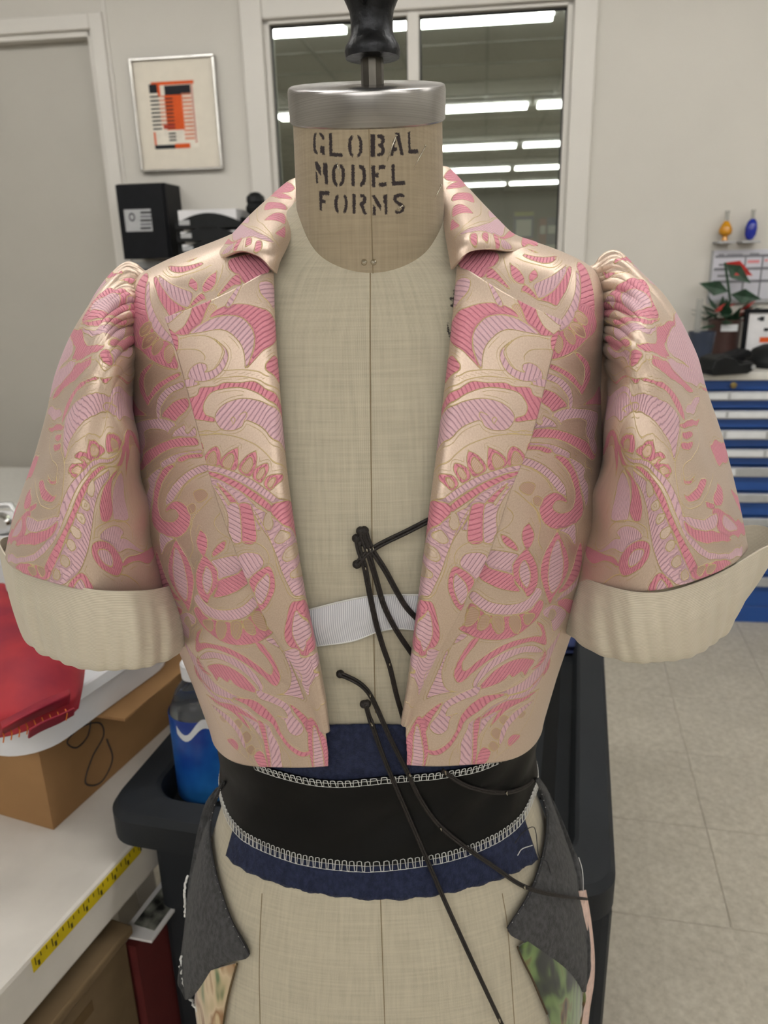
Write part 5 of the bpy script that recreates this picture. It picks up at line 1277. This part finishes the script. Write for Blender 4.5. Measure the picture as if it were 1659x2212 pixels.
def weave_sheet(sh):
    """signed distances to the woven shapes, per vertex of a pattern piece"""
    u_, v_ = chart(SHEETS[sh+'_l']); P = np.stack([u_.ravel(), v_.ravel()], 1); n = len(P)
    D = {c: np.full(n, .01) for c in 'PLT'}; gs = np.full(n, .01); gu = np.full(n, .01); ribc = P[:, 0]*.7 + P[:, 1]*.7
    for cls, pts in MOTIFS[sh]:
        q = np.array(pts, float)*1e-4
        if cls == 'G':
            line = cr(q, 6*(len(q)-1)+1); lo, hi = line.min(0)-.004, line.max(0)+.004
            k = np.nonzero(((P > lo) & (P < hi)).all(1))[0]
            if not len(k): continue
            best = np.full(len(k), 1e9); sg = np.zeros(len(k))
            for a, b in zip(line[:-1], line[1:]):
                e = b-a; w_ = P[k]-a; t = np.clip((w_ @ e)/(e @ e + 1e-15), 0, 1); z = w_ - t[:, None]*e; d = (z*z).sum(1)
                s_ = np.sign(e[0]*w_[:, 1]-e[1]*w_[:, 0]); m_ = d < best; best[m_] = d[m_]; sg[m_] = s_[m_]
            best = np.sqrt(best); m_ = best < gu[k]; kk = k[m_]; gu[kk] = best[m_]; gs[kk] = (best*np.where(sg == 0, 1, sg))[m_]
            continue
        poly = cr(q, 7*len(q), True); lo, hi = poly.min(0)-.004, poly.max(0)+.004
        k = np.nonzero(((P > lo) & (P < hi)).all(1))[0]
        if not len(k): continue
        d = sd_poly(P[k], poly)
        for c in 'PLT':
            D[c][k] = np.minimum(D[c][k], d) if c == cls else np.maximum(D[c][k], -d)
        gi = gs[k]; ins = d < 0; gu[k[ins]] = .01     # later shapes cover earlier filaments
        cen = poly - poly.mean(0); w__, vec = np.linalg.eigh(cen.T @ cen); ax = vec[:, 1]
        bend = vec[:, 0]
        m_ = d < .0012; L_ = P[k[m_]] - poly.mean(0)
        ribc[k[m_]] = L_ @ ax + .35*(L_ @ bend)
    shp = u_.shape
    return {'pat': np.stack([D['P'], D['L'], D['T']], -1).reshape(*shp, 3), 'gld': np.stack([gs, gu, ribc], -1).reshape(*shp, 3), 'flat': np.stack([u_, v_, 0*u_], -1)}

def brocade_mat():
    m = bpy.data.materials.new('rose_brocade'); n, l, b = nodes_of(m)
    def attr(nm):
        a = n.new('ShaderNodeAttribute'); a.attribute_name = nm; s = n.new('ShaderNodeSeparateXYZ'); l.new(a.outputs['Vector'], s.inputs[0]); return a, s
    _, pat = attr('pat'); _, gld = attr('gld'); fl_, _ = attr('flat')
    def math_(op, a, b_=None, c=None):
        x = n.new('ShaderNodeMath'); x.operation = op
        for i, v in enumerate((a, b_, c)):
            if v is None: continue
            if isinstance(v, (int, float)): x.inputs[i].default_value = v
            else: l.new(v, x.inputs[i])
        return x.outputs[0]
    def ramp(v, a, b_, lo=0., hi=1.):
        x = n.new('ShaderNodeMapRange'); x.inputs[1].default_value = a; x.inputs[2].default_value = b_; x.inputs[3].default_value = lo; x.inputs[4].default_value = hi
        l.new(v, x.inputs[0]); return x.outputs[0]
    def mix(f, a, b_):
        x = n.new('ShaderNodeMix'); x.data_type = 'RGBA'
        (l.new(f, x.inputs[0]) if not isinstance(f, float) else setattr(x.inputs[0], 'default_value', f))
        for i, v in ((6, a), (7, b_)):
            if isinstance(v, tuple): x.inputs[i].default_value = (*v, 1)
            else: l.new(v, x.inputs[i])
        return x.outputs[2]
    # frayed edges: the weave steps a little
    nz = n.new('ShaderNodeTexNoise'); nz.inputs['Scale'].default_value = 1400; nz.inputs['Detail'].default_value = 1; l.new(fl_.outputs['Vector'], nz.inputs['Vector'])
    jit = math_('MULTIPLY_ADD', nz.outputs['Fac'], .0006, -.0003)
    sP, sL, sT = (math_('ADD', pat.outputs[i], jit) for i in (0, 1, 2))
    mP, mL, mT = (ramp(v, .00012, -.00012) for v in (sP, sL, sT))
    e = 1e9
    edge = math_('MINIMUM', math_('ABSOLUTE', sP), math_('MINIMUM', math_('ABSOLUTE', sL), math_('ABSOLUTE', sT)))
    mE = ramp(edge, .00018, .00036, 1., 0.)
    mG = math_('MULTIPLY', ramp(math_('ABSOLUTE', gld.outputs[0]), .00018, .00036, 1., 0.), ramp(gld.outputs[1], .0014, .0018, 1., 0.))
    big = n.new('ShaderNodeTexNoise'); big.inputs['Scale'].default_value = 45; l.new(fl_.outputs['Vector'], big.inputs['Vector'])
    echo = math_('MULTIPLY', ramp(math_('ABSOLUTE', math_('SUBTRACT', math_('MINIMUM', sP, sL), .0021)), .00010, .00024, 1., 0.), ramp(big.outputs['Fac'], .50, .54))
    mE = math_('MAXIMUM', math_('MAXIMUM', mE, mG), math_('MULTIPLY', echo, .8))
    # ribs of the embroidery-like wefts
    wob = n.new('ShaderNodeTexNoise'); wob.inputs['Scale'].default_value = 90; l.new(fl_.outputs['Vector'], wob.inputs['Vector'])
    rc = math_('MULTIPLY_ADD', wob.outputs['Fac'], .0022, gld.outputs[2])
    sn = math_('SINE', math_('MULTIPLY', rc, 2*math.pi/.0036))
    rib_ = math_('POWER', math_('MULTIPLY_ADD', sn, .5, .5), 7.0)
    th_ = n.new('ShaderNodeTexNoise'); th_.inputs['Scale'].default_value = 1; mp = n.new('ShaderNodeMapping'); mp.inputs['Scale'].default_value = (500, 2600, 1)
    mp.inputs['Rotation'].default_value = (0, 0, .5); l.new(fl_.outputs['Vector'], mp.inputs[0]); l.new(mp.outputs[0], th_.inputs['Vector'])
    thr = ramp(th_.outputs['Fac'], .3, .7)
    colP = mix(rib_, mix(thr, lin(ROSE_A), lin(ROSE_B)), lin(ROSE_C))
    colL = mix(rib_, mix(thr, lin(LILAC_A), lin(LILAC_B)), lin(LILAC_C))
    colT = mix(ramp(math_('SINE', math_('MULTIPLY', gld.outputs[2], 2*math.pi/.0014)), -1, 1), lin(TAN_A), lin(TAN_B))
    gr = n.new('ShaderNodeTexNoise'); gr.inputs['Scale'].default_value = 900; l.new(fl_.outputs['Vector'], gr.inputs['Vector'])
    base = mix(ramp(gr.outputs['Fac'], .3, .7), lin(SATIN_A), lin(SATIN_B))
    c = mix(mT, base, colT); c = mix(mL, c, colL); c = mix(mP, c, colP); c = mix(mE, c, lin('#d6bd88'))
    l.new(c, b.inputs['Base Color'])
    mW = math_('MAXIMUM', mP, mL)
    l.new(math_('MULTIPLY_ADD', mW, .14, SATIN_ROUGH), b.inputs['Roughness'])
    b.inputs['Specular IOR Level'].default_value = SATIN_SPEC
    l.new(math_('MULTIPLY_ADD', math_('MAXIMUM', mW, mE), -.75*SATIN_METAL, SATIN_METAL), b.inputs['Metallic'])
    b.inputs['Sheen Weight'].default_value = .12; b.inputs['Sheen Roughness'].default_value = .4
    hgt = math_('ADD', math_('MULTIPLY', mW, math_('MULTIPLY_ADD', rib_, -.9, 1.0)), math_('MULTIPLY', mE, .55))
    hgt = math_('ADD', hgt, math_('MULTIPLY', thr, .12))
    bp = n.new('ShaderNodeBump'); bp.inputs['Strength'].default_value = .7; bp.inputs['Distance'].default_value = .0007
    l.new(hgt, bp.inputs['Height']); l.new(bp.outputs[0], b.inputs['Normal'])
    return m
ROSE_A, ROSE_B, ROSE_C = '#d67f92', '#e69fae', '#c97489'
LILAC_A, LILAC_B, LILAC_C = '#d9adb9', '#e8c5cd', '#c59cab'
TAN_A, TAN_B = '#c9a793', '#d8bba8'
SATIN_A, SATIN_B = '#d6bfad', '#e3cfbf'
SATIN_ROUGH, SATIN_SPEC, SATIN_METAL = .42, .6, .68
M_broc = brocade_mat()
WEAVE = {s_: weave_sheet(s_) for s_ in ('front', 'lapel', 'sleeve', 'collar')}
for sd in 'lr':
    grid('front_panel', SHEETS['front_'+sd], M_broc, jacket, attrs=WEAVE['front'], flip=sd == 'l', solid=.0016)
    grid('lapel', SHEETS['lapel_'+sd], M_broc, jacket, attrs=WEAVE['lapel'], flip=sd == 'r', solid=.003)
    grid('collar', SHEETS['collar_'+sd], M_broc, jacket, attrs=WEAVE['collar'], flip=sd == 'r', solid=.0022)
bk = panel_back(); ub, vb = chart(bk); sh = ub.shape
far = np.full((*sh, 3), .01)
grid('back_panel', bk, M_broc, jacket, attrs={'pat': far, 'gld': far, 'flat': np.stack([ub, vb, 0*ub], -1)}, flip=True, solid=.0016)

def rib_cloth(name, c1, c2, period, axis, rough=.55, spec=.4):
    m = bpy.data.materials.new(name); n, l, b = nodes_of(m)
    a = n.new('ShaderNodeAttribute'); a.attribute_name = 'flat'; s = n.new('ShaderNodeSeparateXYZ'); l.new(a.outputs['Vector'], s.inputs[0])
    k = n.new('ShaderNodeMath'); k.operation = 'MULTIPLY'; k.inputs[1].default_value = 2*math.pi/period; l.new(s.outputs[axis], k.inputs[0])
    sn = n.new('ShaderNodeMath'); sn.operation = 'SINE'; l.new(k.outputs[0], sn.inputs[0])
    mr = n.new('ShaderNodeMapRange'); mr.inputs[1].default_value = -1; l.new(sn.outputs[0], mr.inputs[0])
    mx = n.new('ShaderNodeMix'); mx.data_type = 'RGBA'; mx.inputs[6].default_value = (*lin(c1), 1); mx.inputs[7].default_value = (*lin(c2), 1); l.new(mr.outputs[0], mx.inputs[0])
    l.new(mx.outputs[2], b.inputs['Base Color']); b.inputs['Roughness'].default_value = rough; b.inputs['Specular IOR Level'].default_value = spec
    b.inputs['Sheen Weight'].default_value = .1
    bp = n.new('ShaderNodeBump'); bp.inputs['Strength'].default_value = .4; bp.inputs['Distance'].default_value = .0005
    l.new(mr.outputs[0], bp.inputs['Height']); l.new(bp.outputs[0], b.inputs['Normal'])
    return m
M_gros = rib_cloth('cream_grosgrain', '#cdc3ae', '#ded5c3', .00125, 1)
CUFF = {
 'l': ([(1, 1170, .600), (28, 1214, .556), (68, 1238, .525), (130, 1256, .500), (200, 1272, .486), (268, 1276, .488), (330, 1273, .512), (366, 1262, .56), (362, 1232, .63), (300, 1205, .682), (200, 1180, .705), (100, 1166, .698), (34, 1158, .655)],
       [(64, 1386, .600), (78, 1404, .556), (112, 1426, .530), (164, 1442, .508), (232, 1450, .497), (300, 1444, .499), (360, 1428, .520), (400, 1396, .56), (388, 1358, .62), (320, 1325, .665), (230, 1310, .686), (140, 1315, .676), (84, 1345, .64)]),
 'r': ([(1694, 1158, .600), (1640, 1186, .566), (1580, 1222, .532), (1516, 1252, .504), (1440, 1276, .488), (1376, 1278, .490), (1310, 1264, .512), (1260, 1244, .56), (1264, 1222, .63), (1330, 1200, .685), (1440, 1172, .712), (1540, 1150, .708), (1630, 1134, .668)],
       [(1573, 1312, .600), (1568, 1356, .566), (1546, 1392, .540), (1500, 1416, .514), (1440, 1430, .500), (1380, 1432, .498), (1304, 1418, .512), (1230, 1374, .56), (1250, 1340, .62), (1320, 1310, .665), (1400, 1290, .686), (1490, 1284, .682), (1550, 1288, .645)])}
for sd in 'lr':
    top, bot = CUFF[sd]; T3, B3 = np.array([at(*p) for p in top]), np.array([at(*p) for p in bot])
    c0 = (T3.mean(0)+B3.mean(0))/2
    rows = []
    for f in (0, .12, .4, .7, .92, 1.0):
        r_ = T3 + (B3-T3)*f; out = r_ - c0; out[:, 2] = 0; out /= np.linalg.norm(out, axis=1)[:, None]
        bulge = .004*math.sin(math.pi*f) + (-.004 if f == 1 else 0)
        rows.append(r_ + out*bulge)
    # fold under at the bottom, running up inside as the sleeve's lining
    inn = rows[-1] - (rows[-1]-c0)*np.array([.09, .09, 0]) + np.array([0, 0, .004]); rows.append(inn)
    rows.append(inn + (T3-B3)*.5 - (inn-c0)*np.array([.05, .05, 0]))
    G_ = net(rows, 120, 300, True)
    t = np.linspace(0, 2*math.pi, 300, endpoint=False)[None, :]; v = np.linspace(0, 1, 120)[:, None]
    out = G_ - G_.mean((0, 1)); out[..., 2] = 0; out /= np.linalg.norm(out, axis=2)[..., None]
    G_ = G_ + out*((.0012*np.sin(t*9 + 2*np.sin(t*2)) + .0008*np.sin(t*23+v*6))*np.clip(v*3, 0, 1))[..., None]
    u2, v2 = chart(G_)
    cuff = grid('cuff', G_, M_gros, jacket, closed=True, attrs={'flat': np.stack([u2, v2 + .02*u2*0, 0*u2], -1)}, flip=sd == 'r', solid=.0014)
    cuff['label'] = 'turned-up cream ribbed cuff'
    # the sleeve
    sl = grid('sleeve', SHEETS['sleeve_'+sd], M_broc, jacket, closed=True, attrs=WEAVE['sleeve'], flip=sd == 'r', solid=.0012)
    sl['label'] = 'gathered puff sleeve'
M_edge = mat('grosgrain_edge', '#e2d8c2', .6)

# ================================================================ bands, felts and cords pinned on the form
def felt_mat(name, col, var=.25, scale=260):
    m = mat(name, col, .95, var=var, scale=scale, bump=.6, bscale=900, spec=.1, sheen=.08, stretch=(1, 1, .6)); return m
M_navyf = felt_mat('navy_wool', '#292f47'); M_greyf = felt_mat('grey_wool', '#4a4a4b'); M_blackq = mat('black_lining', '#08090a', .5, var=.3, scale=20, bump=.3, bscale=35, spec=.22)
M_white = mat('white_thread', '#d9d9d6', .7, var=.05); M_bind = mat('dark_binding', '#191a20', .6)
def zband(top, bot, off, th0, th1, n=160, nr=24):
    """strip round the form between two photo curves"""
    ft, fb = (cr(c, 120) for c in (top, bot)); th = np.linspace(th0, th1, n); zz = np.linspace(.70, 1.05, 700); G_ = np.zeros((nr, n, 3))
    def solve(curve):
        out = []
        i = np.argsort(curve[:, 0]); cx, cy = curve[i, 0], curve[i, 1]
        for t in th:
            q = project(body(np.full(700, t), zz, off)); g = q[:, 1] - np.interp(q[:, 0], cx, cy)
            k = np.nonzero((g[:-1] > 0) & (g[1:] <= 0))[0]
            out.append(zz[k[0]] if len(k) else np.nan)
        o = np.array(out); ok = ~np.isnan(o); lim = np.abs(th) < 1.35
        ok &= lim; return np.interp(th, th[ok], o[ok])
    zt, zb = solve(ft), solve(fb)
    for i in range(nr):
        f = i/(nr-1); G_[i] = body(th, zt+(zb-zt)*f, off)
    return G_, th, zt, zb
def overlock(th, z, off, hgt, name, par, step=2):
    """looped edge stitching along an edge"""
    parts = []
    P = lambda t_, z_, o_: body(np.array(t_), np.array(z_), o_)
    n = int((th[-1]-th[0])*.14/.0050)
    tt = np.linspace(th[0], th[-1], n); zi = np.interp(tt, th, z)
    pts = []
    for k in range(n):
        up = zi[k]+hgt*.5; dn = zi[k]-hgt*.5
        d_ = (tt[1]-tt[0])
        pts += [P(tt[k]-.12*d_, dn, off+.0004), P(tt[k]-.05*d_, up, off+.0012), P(tt[k]+.3*d_, up+hgt*.08, off+.0014), P(tt[k]+.5*d_, up, off+.0012), P(tt[k]+.62*d_, dn, off+.0004)]
    parts.append(tube_v(pts, .0004, 4))
    for o in (-.5, .1):
        parts.append(tube_v([P(a, b_+hgt*o, off+.0009) for a, b_ in zip(np.linspace(th[0], th[-1], 160), np.interp(np.linspace(th[0], th[-1], 160), th, z))], .00026, 4))
    V, F = join_v(parts); return mesh(name, V, F, M_white, par, smooth=True)
# upper navy strip
G_, th, zt, zb = zband([(440, 1520), (640, 1560), (800, 1563), (960, 1560), (1200, 1520)], [(440, 1620), (640, 1676), (800, 1690), (960, 1676), (1200, 1620)], .0022, -1.2, 1.2)
nv = thing('navy_waist_felt', 'navy wool strip pinned at the waist between the jacket fronts', 'fabric strip', (X0, .53, zb.min()))
grid('strip', G_, M_navyf, nv, solid=.0015)
# lower navy strip
G_, th, zt, zb = zband([(440, 1640), (560, 1760), (800, 1810), (1040, 1770), (1180, 1660)], [(482, 1838), (520, 1872), (600, 1906), (700, 1930), (830, 1941), (950, 1930), (1080, 1896), (1168, 1852)], .0030, -1.02, 1.02)
nl = thing('navy_hip_felt', 'navy wool strip with a raw lower edge showing below the black band', 'fabric strip', (X0, .52, zb.min()))
G_[-1, :, 2] += .0012*np.sin(np.linspace(0, 90, G_.shape[1]))*RNG.uniform(.3, 1, G_.shape[1])
grid('strip', G_, M_navyf, nl, solid=.0018)
# black lining band with white overlocked edges
G_, th, zt, zb = zband([(440, 1560), (520, 1630), (620, 1668), (720, 1684), (830, 1676), (960, 1664), (1060, 1640), (1200, 1560)], [(470, 1660), (484, 1730), (505, 1776), (545, 1812), (640, 1850), (740, 1866), (830, 1867), (960, 1848), (1060, 1812), (1120, 1768), (1150, 1710), (1170, 1650)], .0062, -1.9, 1.9, n=220, nr=40)
bb = thing('black_band', 'black quilted lining band with white overlocked edges round the waist', 'fabric band', (X0, .52, zb.min()))
v = np.linspace(0, 1, 40)[:, None]; tt_ = th[None, :]
G_[..., 1] -= .0016*np.sin(tt_*11+v*7)*np.sin(v*math.pi) - .0012*np.abs(np.sin(tt_*4+v*3))*np.sin(v*math.pi)
grid('band', G_, M_blackq, bb, solid=.002)
overlock(th, zb, .0072, .0092, 'lower_stitching', bb); overlock(th[70:150], zt[70:150]-.002, .0085, .0065, 'upper_stitching', bb)
# grey felts on the hips
def hip_patch(name, inner, outer, off, m, par, nr=50, nc=26, seam=False, bow=.004):
    I, O = cr(inner, nr), cr(outer, nr); G_ = np.zeros((nr, nc, 3))
    for i in range(nr):
        for j in range(nc):
            s_ = j/(nc-1); q = I[i] + (O[i]-I[i])*s_; G_[i, j] = wrap(q[0], q[1], off + bow*math.sin(math.pi*s_*.8))
    ob = grid(name, G_, m, par, solid=.0022)
    return G_
for sd, inn, outr, lab in (('l', [(482, 1690), (462, 1745), (453, 1800), (462, 1870), (478, 1930), (500, 1990), (538, 2062), (500, 2078), (468, 2092), (440, 2125), (412, 2158)],
                           [(480, 1692), (446, 1730), (428, 1790), (416, 1850), (408, 1900), (402, 1960), (397, 2010), (392, 2050), (388, 2090), (386, 2125), (400, 2160)], 'grey wool hip piece with a dark bound edge at the left hip'),
                          ('r', [(1158, 1682), (1172, 1720), (1182, 1770), (1176, 1830), (1160, 1890), (1135, 1945), (1096, 2006), (1130, 2032), (1180, 2062), (1220, 2092), (1258, 2136)],
                           [(1160, 1682), (1190, 1720), (1214, 1770), (1234, 1820), (1248, 1860), (1256, 1905), (1264, 1960), (1272, 2010), (1276, 2060), (1274, 2100), (1262, 2140)], 'grey wool hip piece with a dark bound edge at the right hip')):
    t = thing('hip_felt', lab, 'fabric piece', wrap(*inn[3], .004), 'grey hip pieces')
    hip_patch('felt', inn, outr, .0062, M_greyf, t)
    ed = wrap_line(inn[:7], 60, .0085); tube('bound_edge', ed, .0011, M_bind, t, n=6)
    V, F = join_v([tube_v([ed[k], .5*(ed[k]+ed[k+1])+np.array([0, -.0012, .0]), ed[k+1]], .0003, 4) for k in range(2, 58, 3)]); mesh('edge_stitching', V, F, M_white, t)
    if sd == 'l':
        wl_ = wrap_line([(404, 1890), (398, 1930), (402, 1975), (408, 1992), (400, 2030), (390, 2085), (398, 2130), (415, 2165), (425, 2180)], 70, .006); wl_ += RNG.normal(0, .0006, wl_.shape); tube('frayed_edge', wl_, .0013, M_white, t, n=5)
# printed fleece below
def fleece_mat(name, cols, scale):
    m = bpy.data.materials.new(name); n, l, b = nodes_of(m)
    tc = n.new('ShaderNodeTexCoord'); nz = n.new('ShaderNodeTexNoise'); nz.inputs['Scale'].default_value = scale; nz.inputs['Detail'].default_value = 2; nz.inputs['Distortion'].default_value = .6
    mp = n.new('ShaderNodeMapping'); mp.inputs['Rotation'].default_value = (0, .5, 0); mp.inputs['Scale'].default_value = (1.5, 1, .45); l.new(tc.outputs['Object'], mp.inputs[0]); l.new(mp.outputs[0], nz.inputs['Vector'])
    rp = n.new('ShaderNodeValToRGB'); rp.color_ramp.interpolation = 'LINEAR'
    while len(rp.color_ramp.elements) < len(cols): rp.color_ramp.elements.new(.5)
    for i, (p, c) in enumerate(cols): rp.color_ramp.elements[i].position = p; rp.color_ramp.elements[i].color = (*lin(c), 1)
    l.new(nz.outputs['Fac'], rp.inputs[0]); l.new(rp.outputs[0], b.inputs['Base Color']); b.inputs['Roughness'].default_value = .9; b.inputs['Sheen Weight'].default_value = .5
    return m
M_fl1 = fleece_mat('striped_fleece', [(.34, '#5d7148'), (.42, '#b7a67f'), (.5, '#cdb998'), (.58, '#93693f'), (.66, '#c9b48c')], 26)
M_fl2 = fleece_mat('camouflage_fleece', [(.36, '#161a14'), (.43, '#2f3a20'), (.5, '#5f7540'), (.55, '#6d844c'), (.6, '#6a4f30'), (.68, '#1e1d18')], 30)
t = thing('printed_fleece', 'striped tan and green fleece scrap below the left grey hip piece', 'fabric piece', wrap(460, 2180, .003))
hip_patch('scrap', [(512, 2082), (504, 2110), (496, 2140), (489, 2172), (482, 2215), (474, 2260)], [(440, 2100), (432, 2120), (422, 2145), (420, 2170), (425, 2215), (428, 2260)], .0035, M_fl1, t, 30, 16)
tube('rolled_edge', wrap_line([(512, 2082), (504, 2110), (496, 2140), (489, 2172), (482, 2215)], 30, .0052), .001, mat('fleece_edge', '#5a4a30', .9), t, n=5)
t = thing('printed_fleece', 'green and brown camouflage fleece scrap below the right grey hip piece', 'fabric piece', wrap(1210, 2150, .003))
hip_patch('scrap', [(1118, 2045), (1130, 2075), (1150, 2115), (1165, 2150), (1182, 2190), (1205, 2260)], [(1140, 2030), (1200, 2070), (1250, 2110), (1266, 2150), (1258, 2195), (1250, 2260)], .0035, M_fl2, t, 30, 24)
tube('rolled_edge', wrap_line([(1118, 2045), (1130, 2075), (1150, 2115), (1165, 2150), (1182, 2190)], 30, .0052), .001, mat('fleece_edge2', '#4a3b2a', .9), t, n=5)
t = thing('pink_felt', 'thin strip of pale pink felt at the right edge of the hip', 'fabric piece', wrap(1270, 2050, .002))
M_pinkf = felt_mat('pink_felt', '#dcc0b4', .08)
ps_ = [cr([(1252, 1926, .60), (1258, 1990, .60), (1262, 2060, .60), (1260, 2120, .60), (1252, 2180, .60), (1246, 2260, .60)], 40), cr([(1264, 1924, .615), (1275, 1990, .615), (1282, 2060, .615), (1281, 2120, .615), (1272, 2180, .615), (1264, 2260, .615)], 40), cr([(1258, 1926, .64), (1268, 1990, .64), (1275, 2060, .64), (1274, 2120, .64), (1266, 2180, .64), (1258, 2260, .64)], 40)]
grid('strip', net(np.array([[at(*q) for q in r_] for r_ in ps_]), 10, 60), M_pinkf, t, solid=.002)
tube('piped_edge', [at(*q) for q in ps_[1]], .0012, M_pinkf, t, n=6)
# white grosgrain ribbon across the ribs
M_rib = rib_cloth('white_grosgrain', '#b9b9c2', '#e6e6ea', .0016, 0)
tp_ = cr([(590, 1335), (668, 1317), (735, 1300), (800, 1288), (860, 1285), (912, 1285), (1000, 1285)], 60); bt_ = cr([(600, 1408), (682, 1396), (760, 1385), (812, 1366), (856, 1358), (905, 1361), (1000, 1365)], 60)
G_ = np.zeros((14, 60, 3))
for i in range(14):
    for j in range(60):
        f = i/13; q = tp_[j] + (bt_[j]-tp_[j])*f; G_[i, j] = wrap(q[0], q[1], .0025 + .003*math.sin(math.pi*f)*math.sin(j*.16)**2)
t = thing('white_ribbon', 'white grosgrain ribbon across the linen front between the lapels', 'ribbon', G_[7, 30])
u2, v2 = chart(G_); grid('band', net(G_, 28, 160), M_rib, t, attrs={'flat': np.stack([*(net(np.stack([u2, v2, 0*u2], -1), 28, 160)[..., k] for k in (0, 1, 2))], -1)}, solid=.0008)
for c_ in (tp_, bt_): tube('selvedge', [wrap(p[0], p[1], .0032) for p in c_], .0007, M_white, t, n=5)
# dark elastic cords
M_cord = mat('dark_elastic', '#1d1715', .55, var=.3, scale=300, bump=.4, bscale=1200)
def cord(pts, label, pins=(), knot=None, double=True, off=.0078, tail=None):
    n = 70; C_ = cr(pts, n)
    yy = C_[:, 1]; o_ = np.where(yy > 1560, .0105, off) + .006*np.clip((C_[:, 0]-1100)/60, 0, 1)*(yy > 1800)
    P = np.array([wrap(p[0], p[1], q) for p, q in zip(C_, o_)])
    k = np.ones(5)/5
    for a in range(3): P[2:-2, a] = np.convolve(P[:, a], k, 'valid')
    t = thing('elastic_cord', label, 'cord', P[len(P)//2], 'dark elastic cords')
    if double:
        T = np.gradient(P, axis=0); T /= np.linalg.norm(T, axis=1)[:, None]; vw = P-CPOS; vw /= np.linalg.norm(vw, axis=1)[:, None]
        S_ = np.cross(T, vw)
        for s_ in (-.00105, .00105): tube('strand', P + S_*s_, .00115, M_cord, t, n=7)
    else: tube('strand', P, .0015, M_cord, t, n=8)
    if knot is not None:
        for kk in knot:
            p = wrap(kk[0], kk[1], .006); V, F = lathe_v([(0, -.0032), (.0026, -.002), (.0034, 0), (.0026, .002), (0, .0032)], 10, p, (.5, -.3, .8)); mesh('knot', V, F, M_cord, t, smooth=True)
    for (x, y) in pins:
        q = .0165 if y > 1560 else .0085
        p = wrap(x, y, q); p2 = wrap(x+1.5, y+7, q); V, F = tube_v([p, .5*(p+p2), p2], .0006, 6); h = lathe_v([(0, -.0011), (.0011, 0), (0, .0011)], 8, p, (0, -1, .3)); V, F = join_v([(V, F), h]); mesh('pin', V, F, M_pin, t, smooth=True)
    return t
cord([(772, 1218), (784, 1203), (800, 1190), (830, 1172), (880, 1148), (950, 1112)], 'dark cord running up to the right under the right lapel', pins=[(806, 1182)], knot=[(771, 1219)])
cord([(770, 1160), (776, 1190), (788, 1226), (798, 1280), (812, 1345), (828, 1400), (842, 1440), (856, 1500), (872, 1556)], 'dark cord from the top knot straight down behind the right front corner', pins=[(789, 1225), (841, 1432)], knot=[(770, 1163), (777, 1172)])
cord([(780, 1146), (784, 1165), (794, 1190), (812, 1250), (830, 1310), (858, 1365), (895, 1420)], 'dark cord curving over the white ribbon, middle of the three', pins=[(792, 1185)], knot=[(779, 1147)])
cord([(788, 1145), (795, 1168), (806, 1192), (832, 1232), (858, 1280), (880, 1315), (910, 1345)], 'dark cord curving over the white ribbon, rightmost of the three', pins=[(799, 1184)], knot=[(787, 1146)])
cord([(735, 1456), (770, 1472), (795, 1494), (815, 1532), (845, 1600), (880, 1668), (905, 1722), (945, 1780), (1005, 1830), (1070, 1874), (1128, 1914), (1200, 1934), (1268, 1942)], 'long dark cord from the lone knot down across the band to the right hip', pins=[(799, 1500), (885, 1672), (952, 1788), (1133, 1915)], knot=[(735, 1456)])
cord([(790, 1520), (796, 1545), (806, 1572), (828, 1635), (870, 1735), (915, 1840), (960, 1945), (1010, 2055), (1045, 2130), (1090, 2225)], 'longest dark cord hanging from the waist down to the bottom edge', pins=[(803, 1563), (1079, 2202)], knot=[(786, 1521), (793, 1520)])
cord([(955, 1664), (1000, 1694), (1050, 1709), (1095, 1712), (1130, 1702), (1152, 1686)], 'short dark cord sagging across the black band at the right', pins=[(962, 1668), (1094, 1711)], double=True)
# stray threads
tube_t = lambda pts, m, r, lab: tag(tube('stray_thread', wrap_line(pts, 30, .011), r, m, None, n=5), lab, 'thread')
tube_t([(1112, 1822), (1128, 1800), (1150, 1786), (1158, 1800), (1164, 1850), (1182, 1862), (1192, 1900), (1200, 1950), (1228, 1980)], M_bind, .0004, 'curling dark thread hanging over the right grey hip piece')
tube_t([(1118, 1848), (1128, 1834), (1150, 1826)], M_white, .0004, 'short white thread on the navy felt at the right')
tube_t([(1250, 1852), (1258, 1880), (1260, 1920), (1258, 1950), (1254, 1962)], M_white, .0004, 'long white thread along the edge of the right grey hip piece')
